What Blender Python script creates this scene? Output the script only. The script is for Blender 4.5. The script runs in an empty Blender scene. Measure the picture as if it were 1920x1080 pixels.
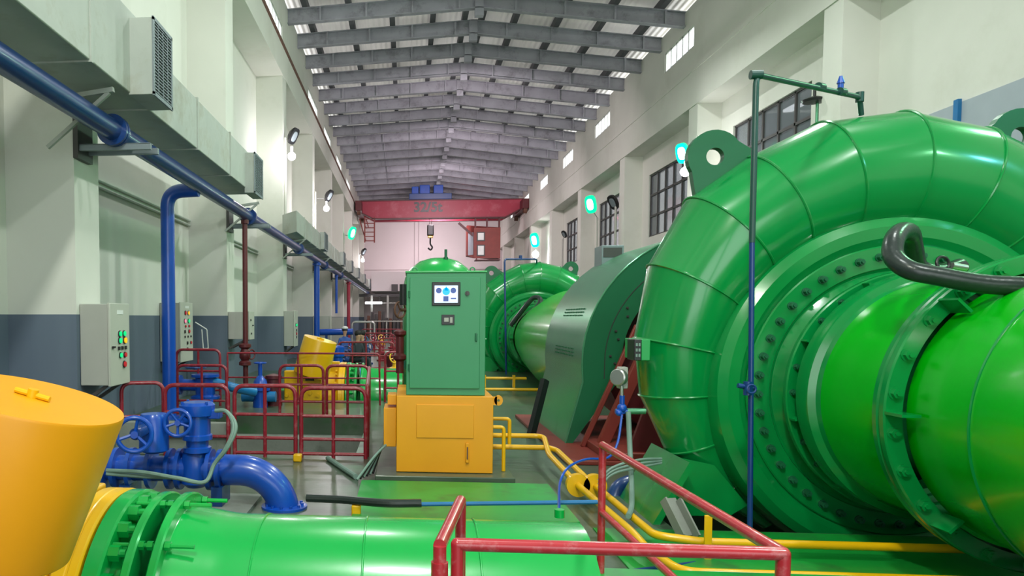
import bpy, bmesh, math, random
from mathutils import Vector, Matrix
random.seed(7)
PI = math.pi
S = bpy.context.scene
COL = S.collection

# ------------------------------------------------------------------ camera
F_PX = 1400.0
TH = math.radians(5.5)      # the camera is turned a little to the left of the hall's axis
PH = math.radians(2.7)      # and tilted slightly down
EYE = 1.7
CX = 762 - F_PX * math.tan(TH) / math.cos(PH)
CY = 595 + F_PX * math.tan(PH)
cam_d = bpy.data.cameras.new('camera')
cam = bpy.data.objects.new('camera', cam_d)
COL.objects.link(cam)
cam.location = (0, 0, EYE)
cam.rotation_euler = (PI / 2 - PH, 0, TH)
cam_d.sensor_width = 36
cam_d.lens = F_PX / 1920 * 36
cam_d.shift_x = (960 - CX) / 1920
cam_d.shift_y = (CY - 540) / 1920
cam_d.clip_start = 0.05
cam_d.clip_end = 300
S.camera = cam

_s, _c, _sp, _cp = math.sin(TH), math.cos(TH), math.sin(PH), math.cos(PH)
_R, _F, _U = (_c, _s, 0), (-_s * _cp, _c * _cp, -_sp), (-_s * _sp, _c * _sp, _cp)
def PY(px, py, Y):
    """world point at distance Y along the hall seen at a photo pixel"""
    a = (px - CX) / F_PX; b = -(py - CY) / F_PX
    d = [a * _R[i] + b * _U[i] + _F[i] for i in range(3)]
    return Vector((d[0] / d[1] * Y, Y, EYE + d[2] / d[1] * Y))

# ------------------------------------------------------------------ world, lights, exposure
S.view_settings.view_transform = 'Standard'
S.view_settings.look = 'None'
S.view_settings.gamma = 1
S.view_settings.use_curve_mapping = False
S.view_settings.exposure = -0.25
W = bpy.data.worlds.new('daylight'); S.world = W; W.use_nodes = True
bg = W.node_tree.nodes['Background']
bg.inputs[0].default_value = (0.93, 0.97, 1.0, 1); bg.inputs[1].default_value = 4.2

def area(name, loc, aim, size, power, color, size_y=None):
    l = bpy.data.lights.new(name, 'AREA'); l.energy = power; l.color = color
    l.shape = 'RECTANGLE'; l.size = size; l.size_y = size_y or size
    o = bpy.data.objects.new(name, l); COL.objects.link(o); o.location = loc
    o.rotation_euler = (Vector(aim) - Vector(loc)).to_track_quat('-Z', 'Y').to_euler()
    return o
WHITE = (0.93, 1.0, 0.95); PINK = (1.0, 0.84, 0.90); GRN = (0.45, 1.0, 0.62)
# added fill lights without fixtures under the roof, along the right-hand side of the near bays
for y, p in ((0, 420), (7.5, 230), (14, 520), (20.5, 480)):
    area('added_overhead_fill', (5.6, y, 10.2), (1.0, y + 1.0, 0), 0.45, p, WHITE)
area('added_overhead_fill', (-1.0, -2.5, 8.0), (4.0, 6.0, 0.8), 0.6, 620, (0.97, 1.0, 0.86))  # added front fill from behind the camera, aimed at the turbine
area('added_overhead_fill', (0.2, 2.5, 10.2), (0.6, 4.5, 0), 0.6, 420, WHITE)  # more added roof fill, left of the ridge
area('added_overhead_fill', (-0.5, 13, 10.2), (0.6, 15, 0), 0.6, 300, WHITE)
for y, p in ((29, 520), (38, 620), (47, 700), (57, 800), (65, 700)):
    area('added_overhead_fill', (2.4, y, 10.0), (2.4, y + 9, 0), 1.6, p, PINK)  # added pink fill for the far bays, facing away from the camera
def spot(name, loc, aim, power, color, ang=110, rad=0.12):
    l = bpy.data.lights.new(name, 'SPOT'); l.energy = power; l.color = color
    l.spot_size = math.radians(ang); l.spot_blend = 0.5; l.shadow_soft_size = rad
    o = bpy.data.objects.new(name, l); COL.objects.link(o); o.location = loc
    o.rotation_euler = (Vector(aim) - Vector(loc)).to_track_quat('-Z', 'Y').to_euler()
    return o

# green-glass floodlights high on the right wall of the near bays
for y, p in ((1.0, 260), (8.6, 330), (15.8, 300)):
    spot('flood_light', (8.5, y, 6.6), (-4.5, y + 2.0, 3.2), p, (0.35, 1.0, 0.5), 120, 0.15)
spot('flood_light', (8.3, 3.2, 5.6), (5.2, 7.2, 3.0), 170, (0.2, 0.8, 1.0), 75, 0.15)

# ------------------------------------------------------------------ materials
def mat(name, col, rough=0.5, metal=0.0, var=0.08, scale=3.0, bump=0.0, coat=0.0, emit=None, estr=0.0, spec=0.5, dirt=None, dirt_amt=0.0, dscale=1.5):
    m = bpy.data.materials.new(name); m.use_nodes = True
    nt = m.node_tree; b = nt.nodes['Principled BSDF']
    b.inputs['Roughness'].default_value = rough
    b.inputs['Metallic'].default_value = metal
    b.inputs['Specular IOR Level'].default_value = spec
    b.inputs['Coat Weight'].default_value = coat
    b.inputs['Coat Roughness'].default_value = 0.12
    tc = nt.nodes.new('ShaderNodeTexCoord')
    ns = nt.nodes.new('ShaderNodeTexNoise'); ns.inputs['Scale'].default_value = scale; ns.inputs['Detail'].default_value = 5
    nt.links.new(tc.outputs['Object'], ns.inputs['Vector'])
    mx = nt.nodes.new('ShaderNodeMix'); mx.data_type = 'RGBA'
    d = [max(0, x * (1 - var * 2)) for x in col]; l = [min(1, x * (1 + var)) for x in col]
    mx.inputs[6].default_value = (*d, 1); mx.inputs[7].default_value = (*l, 1)
    nt.links.new(ns.outputs['Fac'], mx.inputs[0])
    out = mx.outputs[2]
    if dirt:
        n2 = nt.nodes.new('ShaderNodeTexNoise'); n2.inputs['Scale'].default_value = dscale; n2.inputs['Detail'].default_value = 9; n2.inputs['Roughness'].default_value = 0.7
        nt.links.new(tc.outputs['Object'], n2.inputs['Vector'])
        rp = nt.nodes.new('ShaderNodeMapRange'); rp.inputs[1].default_value = 0.52; rp.inputs[2].default_value = 0.68; rp.inputs[4].default_value = dirt_amt
        nt.links.new(n2.outputs['Fac'], rp.inputs[0])
        m2 = nt.nodes.new('ShaderNodeMix'); m2.data_type = 'RGBA'
        nt.links.new(rp.outputs[0], m2.inputs[0]); nt.links.new(out, m2.inputs[6]); m2.inputs[7].default_value = (*dirt, 1)
        out = m2.outputs[2]
    nt.links.new(out, b.inputs['Base Color'])
    if bump:
        bp = nt.nodes.new('ShaderNodeBump'); bp.inputs['Strength'].default_value = bump; bp.inputs['Distance'].default_value = 0.02
        n3 = nt.nodes.new('ShaderNodeTexNoise'); n3.inputs['Scale'].default_value = scale * 4; n3.inputs['Detail'].default_value = 4
        nt.links.new(tc.outputs['Object'], n3.inputs['Vector'])
        nt.links.new(n3.outputs['Fac'], bp.inputs['Height']); nt.links.new(bp.outputs[0], b.inputs['Normal'])
    if emit:
        b.inputs['Emission Color'].default_value = (*emit, 1); b.inputs['Emission Strength'].default_value = estr
    return m

def wall_mat():
    """cream wall with a slate-blue painted dado up to 1.72 m, patchy"""
    m = mat('painted_wall', (0.66, 0.66, 0.60), 0.75, var=0.06, scale=0.7, bump=0.08, dirt=(0.5, 0.5, 0.42), dirt_amt=0.35, dscale=0.5)
    nt = m.node_tree; b = nt.nodes['Principled BSDF']
    src = b.inputs['Base Color'].links[0].from_socket
    g = nt.nodes.new('ShaderNodeNewGeometry'); sx = nt.nodes.new('ShaderNodeSeparateXYZ')
    nt.links.new(g.outputs['Position'], sx.inputs[0])
    gt = nt.nodes.new('ShaderNodeMath'); gt.operation = 'LESS_THAN'; gt.inputs[1].default_value = 1.735
    nt.links.new(sx.outputs['Z'], gt.inputs[0])
    mx = nt.nodes.new('ShaderNodeMix'); mx.data_type = 'RGBA'
    nt.links.new(gt.outputs[0], mx.inputs[0]); nt.links.new(src, mx.inputs[6])
    n = nt.nodes.new('ShaderNodeTexNoise'); n.inputs['Scale'].default_value = 2.0; n.inputs['Detail'].default_value = 6
    m2 = nt.nodes.new('ShaderNodeMix'); m2.data_type = 'RGBA'; nt.links.new(n.outputs['Fac'], m2.inputs[0])
    m2.inputs[6].default_value = (0.085, 0.115, 0.165, 1); m2.inputs[7].default_value = (0.13, 0.165, 0.215, 1)
    nt.links.new(m2.outputs[2], mx.inputs[7]); nt.links.new(mx.outputs[2], b.inputs['Base Color'])
    return m

def roof_mat():
    m = mat('roof_sheet', (0.80, 0.76, 0.70), 0.55, var=0.1, scale=0.6)
    nt = m.node_tree; b = nt.nodes['Principled BSDF']
    g = nt.nodes.new('ShaderNodeNewGeometry')
    wv = nt.nodes.new('ShaderNodeTexWave'); wv.inputs['Scale'].default_value = 1.6; wv.bands_direction = 'X'
    nt.links.new(g.outputs['Position'], wv.inputs['Vector'])
    bp = nt.nodes.new('ShaderNodeBump'); bp.inputs['Strength'].default_value = 0.6; bp.inputs['Distance'].default_value = 0.05
    nt.links.new(wv.outputs['Fac'], bp.inputs['Height']); nt.links.new(bp.outputs[0], b.inputs['Normal'])
    # translucency added to brighten the sheets, lets a little daylight through
    tr = nt.nodes.new('ShaderNodeBsdfTranslucent'); tr.inputs[0].default_value = (0.9, 0.84, 0.80, 1)
    ms = nt.nodes.new('ShaderNodeMixShader'); n = nt.nodes.new('ShaderNodeTexNoise'); n.inputs['Scale'].default_value = 0.35
    nt.links.new(g.outputs['Position'], n.inputs['Vector'])
    mr = nt.nodes.new('ShaderNodeMapRange'); mr.inputs[1].default_value = 0.35; mr.inputs[2].default_value = 0.7; mr.inputs[3].default_value = 0.03; mr.inputs[4].default_value = 0.10
    nt.links.new(n.outputs['Fac'], mr.inputs[0]); nt.links.new(mr.outputs[0], ms.inputs[0])
    nt.links.new(b.outputs[0], ms.inputs[1]); nt.links.new(tr.outputs[0], ms.inputs[2])
    nt.links.new(ms.outputs[0], nt.nodes['Material Output'].inputs['Surface'])
    return m

GREEN = (0.008, 0.37, 0.062)
MT = dict(
    wall=wall_mat(), roof=roof_mat(),
    end_wall=mat('end_wall_paint', (0.66, 0.60, 0.60), 0.8, var=0.05, scale=0.4),
    steel=mat('galvanised_rafter', (0.35, 0.35, 0.395), 0.6, var=0.2, scale=1.2, dirt=(0.15, 0.145, 0.16), dirt_amt=0.7, dscale=2),
    purlin=mat('dark_purlin', (0.10, 0.10, 0.11), 0.7),
    floor=mat('worn_concrete', (0.085, 0.125, 0.085), 0.28, var=0.35, scale=1.3, bump=0.15, dirt=(0.02, 0.10, 0.025), dirt_amt=0.85, dscale=1.1),
    conc=mat('pale_concrete', (0.24, 0.26, 0.23), 0.8, var=0.25, scale=3, bump=0.2, dirt=(0.09, 0.1, 0.085), dirt_amt=0.7),
    dark=mat('dark_pit', (0.03, 0.035, 0.03), 0.8),
    gfloor=mat('green_floor_paint', (0.008, 0.30, 0.04), 0.38, var=0.15, scale=2, bump=0.08, dirt=(0.03, 0.09, 0.04), dirt_amt=0.8, dscale=1.2),
    green=mat('green_enamel', (0.001, 0.24, 0.048), 0.22, var=0.08, scale=1.2, coat=0.5, bump=0.03),
    tubeg_lit=mat('front_lit_green_enamel', (0.0, 0.46, 0.004), 0.26, var=0.06, scale=1.2, coat=0.4, bump=0.03),  # frontal light on the draft tube painted in as a brighter green
    vpipe=mat('dark_green_pipe', (0.012, 0.06, 0.05), 0.35),
    penst=mat('bright_green_enamel', (0.001, 0.36, 0.058), 0.26, var=0.08, scale=1.5, coat=0.4, bump=0.04),
    green_in=mat('green_cover_paint', (0.01, 0.30, 0.07), 0.35, var=0.08, scale=1.5),
    cab=mat('green_cabinet_paint', (0.035, 0.25, 0.105), 0.42, var=0.06, scale=2),
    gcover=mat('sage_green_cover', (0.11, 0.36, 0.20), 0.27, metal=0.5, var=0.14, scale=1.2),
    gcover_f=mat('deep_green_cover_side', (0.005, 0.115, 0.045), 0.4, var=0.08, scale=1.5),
    yellow=mat('yellow_enamel', (0.80, 0.44, 0.001), 0.34, var=0.05, scale=2, coat=0.2),
    ytank=mat('orange_yellow_paint', (0.80, 0.33, 0.002), 0.4, var=0.06, scale=2),
    blue=mat('blue_enamel', (0.004, 0.07, 0.44), 0.3, var=0.12, scale=3, coat=0.3),
    navy=mat('navy_blue_pipe', (0.004, 0.04, 0.18), 0.32, var=0.1, scale=3, coat=0.2),
    cyanblue=mat('light_blue_enamel', (0.01, 0.17, 0.42), 0.35, var=0.15, scale=4),
    red=mat('red_rail_paint', (0.27, 0.010, 0.025), 0.34, var=0.15, scale=6, coat=0.2, dirt=(0.45, 0.3, 0.3), dirt_amt=0.25, dscale=14),
    redrail=mat('chipped_red_paint', (0.42, 0.018, 0.03), 0.3, var=0.12, scale=8, coat=0.3, dirt=(0.6, 0.42, 0.4), dirt_amt=0.28, dscale=18),
    maroon=mat('maroon_steel', (0.10, 0.010, 0.014), 0.45, var=0.15, scale=3),
    redox=mat('red_oxide_paint', (0.22, 0.03, 0.022), 0.5, var=0.15, scale=3),
    crane=mat('crane_red', (0.34, 0.022, 0.05), 0.45, var=0.1, scale=0.6, dirt=(0.6, 0.25, 0.28), dirt_amt=0.25, dscale=0.8),
    duct=mat('duct_cladding', (0.42, 0.45, 0.41), 0.55, metal=0.0, var=0.14, scale=1.6, bump=0.15, dirt=(0.25, 0.21, 0.13), dirt_amt=0.45),
    grille=mat('grille_metal', (0.22, 0.26, 0.28), 0.5, metal=0.4),
    black=mat('black_plastic', (0.012, 0.012, 0.014), 0.4),
    rubber=mat('black_hose', (0.02, 0.03, 0.028), 0.28, bump=0.1, scale=8),
    box=mat('beige_box_paint', (0.46, 0.47, 0.41), 0.5, var=0.06),
    boxside=mat('beige_box_side', (0.40, 0.40, 0.36), 0.55, var=0.06),
    white=mat('white_plastic', (0.75, 0.76, 0.74), 0.4),
    chrome=mat('bare_steel', (0.5, 0.5, 0.48), 0.35, metal=0.8),
    hose=mat('grey_green_conduit', (0.18, 0.28, 0.24), 0.5, var=0.1, scale=10),
    rust=mat('rusty_steel', (0.16, 0.07, 0.045), 0.7, var=0.3, scale=6),
    frame=mat('window_frame_dark', (0.06, 0.055, 0.055), 0.5),
    board=mat('blue_grey_board', (0.36, 0.41, 0.46), 0.5, var=0.06),
    skin=mat('skin', (0.55, 0.30, 0.2), 0.6), cloth1=mat('dark_cloth', (0.03, 0.035, 0.045), 0.9),
    cloth2=mat('black_cloth', (0.018, 0.018, 0.02), 0.9), cloth3=mat('blue_cloth', (0.05, 0.12, 0.4), 0.9), hair=mat('black_hair', (0.012, 0.01, 0.01), 0.7),
    bulb=mat('lit_bulb', (1, 1, 1), 0.3, emit=(1.0, 0.95, 1.0), estr=14),
    gbulb=mat('lit_green_flood', (0.3, 1, 0.6), 0.3, emit=(0.55, 1.0, 0.75), estr=7),
    ggreen=mat('green_lamp_glass', (0.0, 0.5, 0.2), 0.2, emit=(0.0, 0.9, 0.38), estr=1.4),
    tube=mat('lit_tube', (1, 1, 1), 0.3, emit=(0.9, 0.95, 1.0), estr=8),
    led_g=mat('green_lamp', (0.0, 0.4, 0.12), 0.3, emit=(0.0, 0.75, 0.25), estr=1.0),
    led_r=mat('red_button', (0.5, 0.01, 0.02), 0.3, emit=(0.6, 0.02, 0.04), estr=0.3),
    led_p=mat('pink_lamp', (0.8, 0.2, 0.3), 0.3, emit=(1.0, 0.25, 0.4), estr=0.8),
    led_y=mat('amber_lamp', (0.8, 0.4, 0.0), 0.3, emit=(1.0, 0.5, 0.02), estr=0.9),
    screen=mat('lit_screen', (0.5, 0.6, 0.9), 0.3, emit=(0.62, 0.72, 0.98), estr=0.95, var=0),
    scr_blue=mat('screen_blue', (0.0, 0.3, 0.8), 0.3, emit=(0.0, 0.42, 0.85), estr=0.9, var=0),
    scr_navy=mat('screen_navy', (0.02, 0.05, 0.2), 0.3, emit=(0.03, 0.06, 0.25), estr=0.8, var=0),
)
def glass_mat():
    m = bpy.data.materials.new('window_glass'); m.use_nodes = True
    b = m.node_tree.nodes['Principled BSDF']
    b.inputs['Base Color'].default_value = (0.16, 0.18, 0.20, 1); b.inputs['Roughness'].default_value = 0.08
    b.inputs['Metallic'].default_value = 0.0; b.inputs['Alpha'].default_value = 0.75
    return m
MT['glass'] = glass_mat()

# ------------------------------------------------------------------ mesh helpers
def frame_of(d):
    d = Vector(d).normalized()
    a = Vector((0, 0, 1)) if abs(d.z) < 0.95 else Vector((0, 1, 0))
    u = d.cross(a).normalized(); v = d.cross(u).normalized()
    return u, v, d

class MB:
    def __init__(s): s.v = []; s.f = []
    def add(s, vs, fs):
        n = len(s.v); s.v += [tuple(x) for x in vs]; s.f += [[i + n for i in f] for f in fs]; return s
    def box(s, x0, x1, y0, y1, z0, z1):
        vs = [(x, y, z) for z in (z0, z1) for y in (y0, y1) for x in (x0, x1)]
        return s.add(vs, [(0, 2, 3, 1), (4, 5, 7, 6), (0, 1, 5, 4), (2, 6, 7, 3), (0, 4, 6, 2), (1, 3, 7, 5)])
    def beam(s, p, q, w, h):
        """bar from p to q, w wide sideways, h high"""
        p, q = Vector(p), Vector(q); d = (q - p).normalized()
        up = Vector((0, 0, 1)) if abs(d.z) < 0.98 else Vector((0, 1, 0))
        sd = d.cross(up).normalized() * w / 2; u = sd.cross(d).normalized() * h / 2
        vs = []
        for c in (p, q): vs += [c - sd - u, c + sd - u, c + sd + u, c - sd + u]
        return s.add(vs, [(0, 3, 2, 1), (4, 5, 6, 7), (0, 1, 5, 4), (1, 2, 6, 5), (2, 3, 7, 6), (3, 0, 4, 7)])
    def cyl(s, p, q, r0, r1=None, n=20):
        r1 = r0 if r1 is None else r1
        p, q = Vector(p), Vector(q); u, v, d = frame_of(q - p); vs = []
        for c, r in ((p, r0), (q, r1)):
            vs += [c + (u * math.cos(2 * PI * i / n) + v * math.sin(2 * PI * i / n)) * r for i in range(n)]
        fs = [(i, (i + 1) % n, n + (i + 1) % n, n + i) for i in range(n)]
        fs += [list(range(n))[::-1], list(range(n, 2 * n))]
        return s.add(vs, fs)
    def lathe(s, org, axis, prof, n=48, caps=True, a0=0, a1=2 * PI):
        """prof = [(radius, distance along axis)]"""
        org = Vector(org); u, v, d = frame_of(axis); full = abs(a1 - a0 - 2 * PI) < 1e-6
        m = n if full else n + 1; vs = []
        for r, t in prof:
            vs += [org + d * t + (u * math.cos(a0 + (a1 - a0) * i / n) + v * math.sin(a0 + (a1 - a0) * i / n)) * r for i in range(m)]
        fs = []
        for k in range(len(prof) - 1):
            for i in range(n):
                j = (i + 1) % m
                fs.append((k * m + i, k * m + j, (k + 1) * m + j, (k + 1) * m + i))
        if caps and full:
            if prof[0][0] > 1e-5: fs.append(list(range(m))[::-1])
            if prof[-1][0] > 1e-5: fs.append(list(range((len(prof) - 1) * m, len(prof) * m)))
        return s.add(vs, fs)
    def tube(s, pts, r, n=14, closed=False, caps=True):
        pts = [Vector(p) for p in pts]; N = len(pts); vs = []
        u = None
        for i in range(N):
            a = pts[i - 1] if (i > 0 or closed) else pts[i]; b = pts[(i + 1) % N] if (i < N - 1 or closed) else pts[i]
            t = (b - a).normalized()
            if u is None: u = frame_of(t)[0]
            u = (u - t * u.dot(t)).normalized(); w = t.cross(u)
            rr = r[i] if isinstance(r, (list, tuple)) else r
            vs += [pts[i] + (u * math.cos(2 * PI * k / n) + w * math.sin(2 * PI * k / n)) * rr for k in range(n)]
        fs = []
        for i in range(N if closed else N - 1):
            j = (i + 1) % N
            fs += [(i * n + k, i * n + (k + 1) % n, j * n + (k + 1) % n, j * n + k) for k in range(n)]
        if caps and not closed: fs += [list(range(n))[::-1], list(range((N - 1) * n, N * n))]
        return s.add(vs, fs)
    def ring(s, c, axis, R, r, n=40, m=8):
        u, v, d = frame_of(axis); c = Vector(c)
        return s.tube([c + (u * math.cos(2 * PI * i / n) + v * math.sin(2 * PI * i / n)) * R for i in range(n)], r, m, closed=True)
    def prism(s, poly, vec):
        """closed outline (3D points) pushed along vec"""
        n = len(poly); vec = Vector(vec); vs = [Vector(p) for p in poly]; vs += [p + vec for p in vs]
        return s.add(vs, [list(range(n))[::-1], list(range(n, 2 * n))] + [(i, (i + 1) % n, n + (i + 1) % n, n + i) for i in range(n)])
    def annulus(s, outer, inner, vec):
        """plate with a hole: two loops with equal counts, pushed along vec"""
        n = len(outer); vec = Vector(vec); o = [Vector(p) for p in outer]; i_ = [Vector(p) for p in inner]
        vs = o + i_ + [p + vec for p in o] + [p + vec for p in i_]; fs = []
        for k in range(n):
            j = (k + 1) % n
            fs += [(k, j, n + j, n + k), (2 * n + k, 3 * n + k, 3 * n + j, 2 * n + j), (k, 2 * n + k, 2 * n + j, j), (n + k, n + j, 3 * n + j, 3 * n + k)]
        return s.add(vs, fs)
    def sphere(s, c, r, n=14, sc=(1, 1, 1)):
        c = Vector(c); prof = []
        vs = []; fs = []; m = n // 2 + 1
        for i in range(m + 1):
            a = -PI / 2 + PI * i / m
            for k in range(n):
                vs.append(c + Vector((math.cos(a) * math.cos(2 * PI * k / n) * r * sc[0], math.cos(a) * math.sin(2 * PI * k / n) * r * sc[1], math.sin(a) * r * sc[2])))
        for i in range(m):
            for k in range(n): fs.append((i * n + k, i * n + (k + 1) % n, (i + 1) * n + (k + 1) % n, (i + 1) * n + k))
        return s.add(vs, fs)
    def build(s, name, m, parent=None, smooth=True, bevel=0.0, angle=35, org=None):
        me = bpy.data.meshes.new(name)
        off = Vector(org) if org is not None else Vector((0, 0, 0))
        base = parent_world(parent) if parent else Vector((0, 0, 0))
        tot = base + off if parent else off
        me.from_pydata([tuple(Vector(v) - tot) for v in s.v], [], s.f)
        bm = bmesh.new(); bm.from_mesh(me)
        bmesh.ops.remove_doubles(bm, verts=bm.verts, dist=1e-5)
        bmesh.ops.recalc_face_normals(bm, faces=bm.faces)
        bm.to_mesh(me); bm.free()
        if smooth:
            me.polygons.foreach_set('use_smooth', [True] * len(me.polygons)); me.set_sharp_from_angle(angle=math.radians(angle))
        me.materials.append(MT[m] if isinstance(m, str) else m)
        o = bpy.data.objects.new(name, me); COL.objects.link(o)
        o.location = off
        if parent: o.parent = parent
        if bevel:
            b = o.modifiers.new('bevel', 'BEVEL'); b.width = bevel; b.segments = 2; b.limit_method = 'ANGLE'
        return o
def parent_world(p):
    v = Vector((0, 0, 0))
    while p: v += p.location; p = p.parent
    return v

def fillet(pts, r, n=6):
    pts = [Vector(p) for p in pts]; out = [pts[0]]
    for i in range(1, len(pts) - 1):
        a, b, c = pts[i - 1], pts[i], pts[i + 1]
        d0 = (a - b); d1 = (c - b); rr = min(r, d0.length * 0.49, d1.length * 0.49)
        p0 = b + d0.normalized() * rr; p1 = b + d1.normalized() * rr
        for k in range(n + 1):
            t = k / n; out.append(p0 * (1 - t) ** 2 + b * 2 * t * (1 - t) + p1 * t * t)
    out.append(pts[-1]); return out
def curve(pts, n=8):
    """smooth curve through the points"""
    P = [Vector(p) for p in pts]; P = [P[0] * 2 - P[1]] + P + [P[-1] * 2 - P[-2]]; out = []
    for i in range(1, len(P) - 2):
        for k in range(n):
            t = k / n; a, b, c, d = P[i - 1], P[i], P[i + 1], P[i + 2]
            out.append(0.5 * ((2 * b) + (c - a) * t + (2 * a - 5 * b + 4 * c - d) * t * t + (3 * b - a - 3 * c + d) * t ** 3))
    out.append(P[-2]); return out

def thing(name, label, cat, loc=(0, 0, 0), group=None):
    o = bpy.data.objects.new(name, None); COL.objects.link(o); o.location = loc
    o.empty_display_size = 0.1
    return tag(o, label, cat, group)
def tag(o, label, cat, group=None):
    o['label'] = label; o['category'] = cat
    if group: o['group'] = group
    return o
def struct(o):
    o['kind'] = 'structure'; return o
def put(me_obj, loc, parent, name, label=None):
    """copy a small part (bolt, rib) to a world place under its thing"""
    c = me_obj.copy(); COL.objects.link(c); c.parent = parent; c.location = Vector(loc) - parent_world(parent); c.name = name
    if label: c['label'] = label
    return c
def text_mesh(txt, name, size, m, parent, loc, rot, extrude=0.002, align='CENTER'):
    cu = bpy.data.curves.new('t', 'FONT'); cu.body = txt; cu.size = size; cu.extrude = extrude; cu.align_x = align; cu.align_y = 'CENTER'; cu.offset = size * 0.03
    to = bpy.data.objects.new('t', cu); COL.objects.link(to)
    bpy.context.view_layer.update()
    me = bpy.data.meshes.new_from_object(to.evaluated_get(bpy.context.evaluated_depsgraph_get()))
    bpy.data.objects.remove(to); me.name = name; me.materials.clear(); me.materials.append(MT[m])
    o = bpy.data.objects.new(name, me); COL.objects.link(o)
    o.parent = parent; o.location = Vector(loc) - parent_world(parent); o.rotation_euler = rot
    return o

# ================================================================== THE HALL
XL, XR = -3.9, 8.65          # column faces
RL, RR = -4.75, 9.35         # recessed wall faces
Y0, YE = -9.0, 72.0
TOP = 11.2; RX = 2.3; RIDGE = 12.05
BAY = 7.5; YC = 8.54

# floor slab with pits and trenches
holes = [(-2.75, 0.95, 3.15, 4.8),     # penstock trench
         (2.15, 7.6, 6.15, 7.75),      # turbine pit
         (-3.3, -0.62, 9.1, 12.7),     # valve pit in front of the second rail row
         (-3.1, 1.3, 15.2, 17.0)]      # second penstock trench
def floor_with_holes():
    xs = sorted({RL - 0.3, RR + 0.3} | {h[0] for h in holes} | {h[1] for h in holes})
    ys = sorted({Y0, YE + 0.3} | {h[2] for h in holes} | {h[3] for h in holes})
    m = MB()
    def ih(x, y): return any(h[0] < x < h[1] and h[2] < y < h[3] for h in holes)
    vid = {}
    def V(x, y, z):
        k = (round(x, 4), round(y, 4), z)
        if k not in vid: vid[k] = len(m.v); m.v.append(k)
        return vid[k]
    for i in range(len(xs) - 1):
        for j in range(len(ys) - 1):
            x0, x1, y0, y1 = xs[i], xs[i + 1], ys[j], ys[j + 1]
            inside = ih((x0 + x1) / 2, (y0 + y1) / 2); z = -1.9 if inside else 0.0
            m.f.append([V(x0, y0, z), V(x1, y0, z), V(x1, y1, z), V(x0, y1, z)])
            for (dx, dy, a, b) in ((1, 0, (x1, y0), (x1, y1)), (-1, 0, (x0, y1), (x0, y0)), (0, 1, (x1, y1), (x0, y1)), (0, -1, (x0, y0), (x1, y0))):
                ii, jj = i + dx, j + dy
                if inside and 0 <= ii < len(xs) - 1 and 0 <= jj < len(ys) - 1 and not ih((xs[ii] + xs[ii + 1]) / 2, (ys[jj] + ys[jj + 1]) / 2):
                    m.f.append([V(*a, -1.9), V(*b, -1.9), V(*b, 0.0), V(*a, 0.0)])
    return m.build('floor', 'floor', smooth=False)
struct(floor_with_holes())

# side walls
def wall_with_holes(name, x0, x1, y0, y1, z0, z1, hs, m='wall'):
    """wall slab in the YZ plane with rectangular openings (y0,y1,z0,z1)"""
    ys = sorted({y0, y1} | {h[0] for h in hs} | {h[1] for h in hs}); zs = sorted({z0, z1} | {h[2] for h in hs} | {h[3] for h in hs})
    b = MB()
    for i in range(len(ys) - 1):
        for j in range(len(zs) - 1):
            yc, zc = (ys[i] + ys[i + 1]) / 2, (zs[j] + zs[j + 1]) / 2
            if any(h[0] < yc < h[1] and h[2] < zc < h[3] for h in hs): continue
            b.box(x0, x1, ys[i], ys[i + 1], zs[j], zs[j + 1])
    o = b.build(name, m, smooth=False); struct(o); return o
RCW = [25.5, 35.0, 42.2, 49.3, 56.4, 63.5]
LCW = [22.3, 31.8, 37.6, 44.0, 51.0]
struct(MB().box(RL - 0.3, RL, Y0, YE, -0.3, 9.28).build('wall_left', 'wall', smooth=False))
struct(MB().box(RL - 0.3, XL + 0.02, Y0, YE, 9.28, 9.399).build('trim_soffit_left', 'wall', smooth=False))
wall_with_holes('wall_left_upper', XL - 0.2, XL - 0.06, Y0, YE, 9.4, TOP + 0.72, [(y - 1.6, y + 1.6, 10.35, 10.95) for y in LCW])
struct(MB().box(XL - 0.06, XL + 0.02, Y0, YE, 9.4, 10.15).build('trim_beam_left', 'wall', smooth=False))
BW = [(18.6, 22.8), (26.1, 30.3), (33.6, 37.8), (41.1, 45.3)]
wall_with_holes('wall_right', RR, RR + 0.3, Y0, YE, -0.3, 8.1, [(a, b, 4.8, 7.2) for a, b in BW])
struct(MB().box(XR + 0.06, RR + 0.3, Y0, YE, 8.1, 8.2).build('trim_soffit_right', 'wall', smooth=False))
wall_with_holes('wall_right_upper', XR + 0.06, XR + 0.2, Y0, YE, 8.2, TOP + 0.1, [(y - 1.3, y + 1.3, 9.98, 10.66) for y in RCW])
struct(MB().box(XR - 0.03, XR + 0.06, Y0, YE, 8.1, 9.15).build('trim_beam_right', 'wall', smooth=False))
k = 1
for i in range(-2, 9):
    y = YC + BAY * i
    if y < YE - 1:
        struct(MB().box(RL, XL, y, y + 0.7, -0.05, 9.28).build('trim_%d' % k, 'wall', smooth=False)); k += 1
    y = 16.1 + BAY * (i - 1)
    if y < YE - 1:
        struct(MB().box(XR, RR, y, y + 0.7, -0.05, 8.1).build('trim_%d' % k, 'wall', smooth=False)); k += 1
# near end wall, out of view; its opening is added to let daylight in
wf_ = MB().box(RL - 0.3, RR + 0.3, Y0 - 0.3, Y0, 6.0, RIDGE + 0.4); wf_.box(RL - 0.3, -3.0, Y0 - 0.3, Y0, -0.3, 6.0); wf_.box(8.0, RR + 0.3, Y0 - 0.3, Y0, -0.3, 6.0)
struct(wf_.build('wall_front', 'wall', smooth=False))
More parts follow.
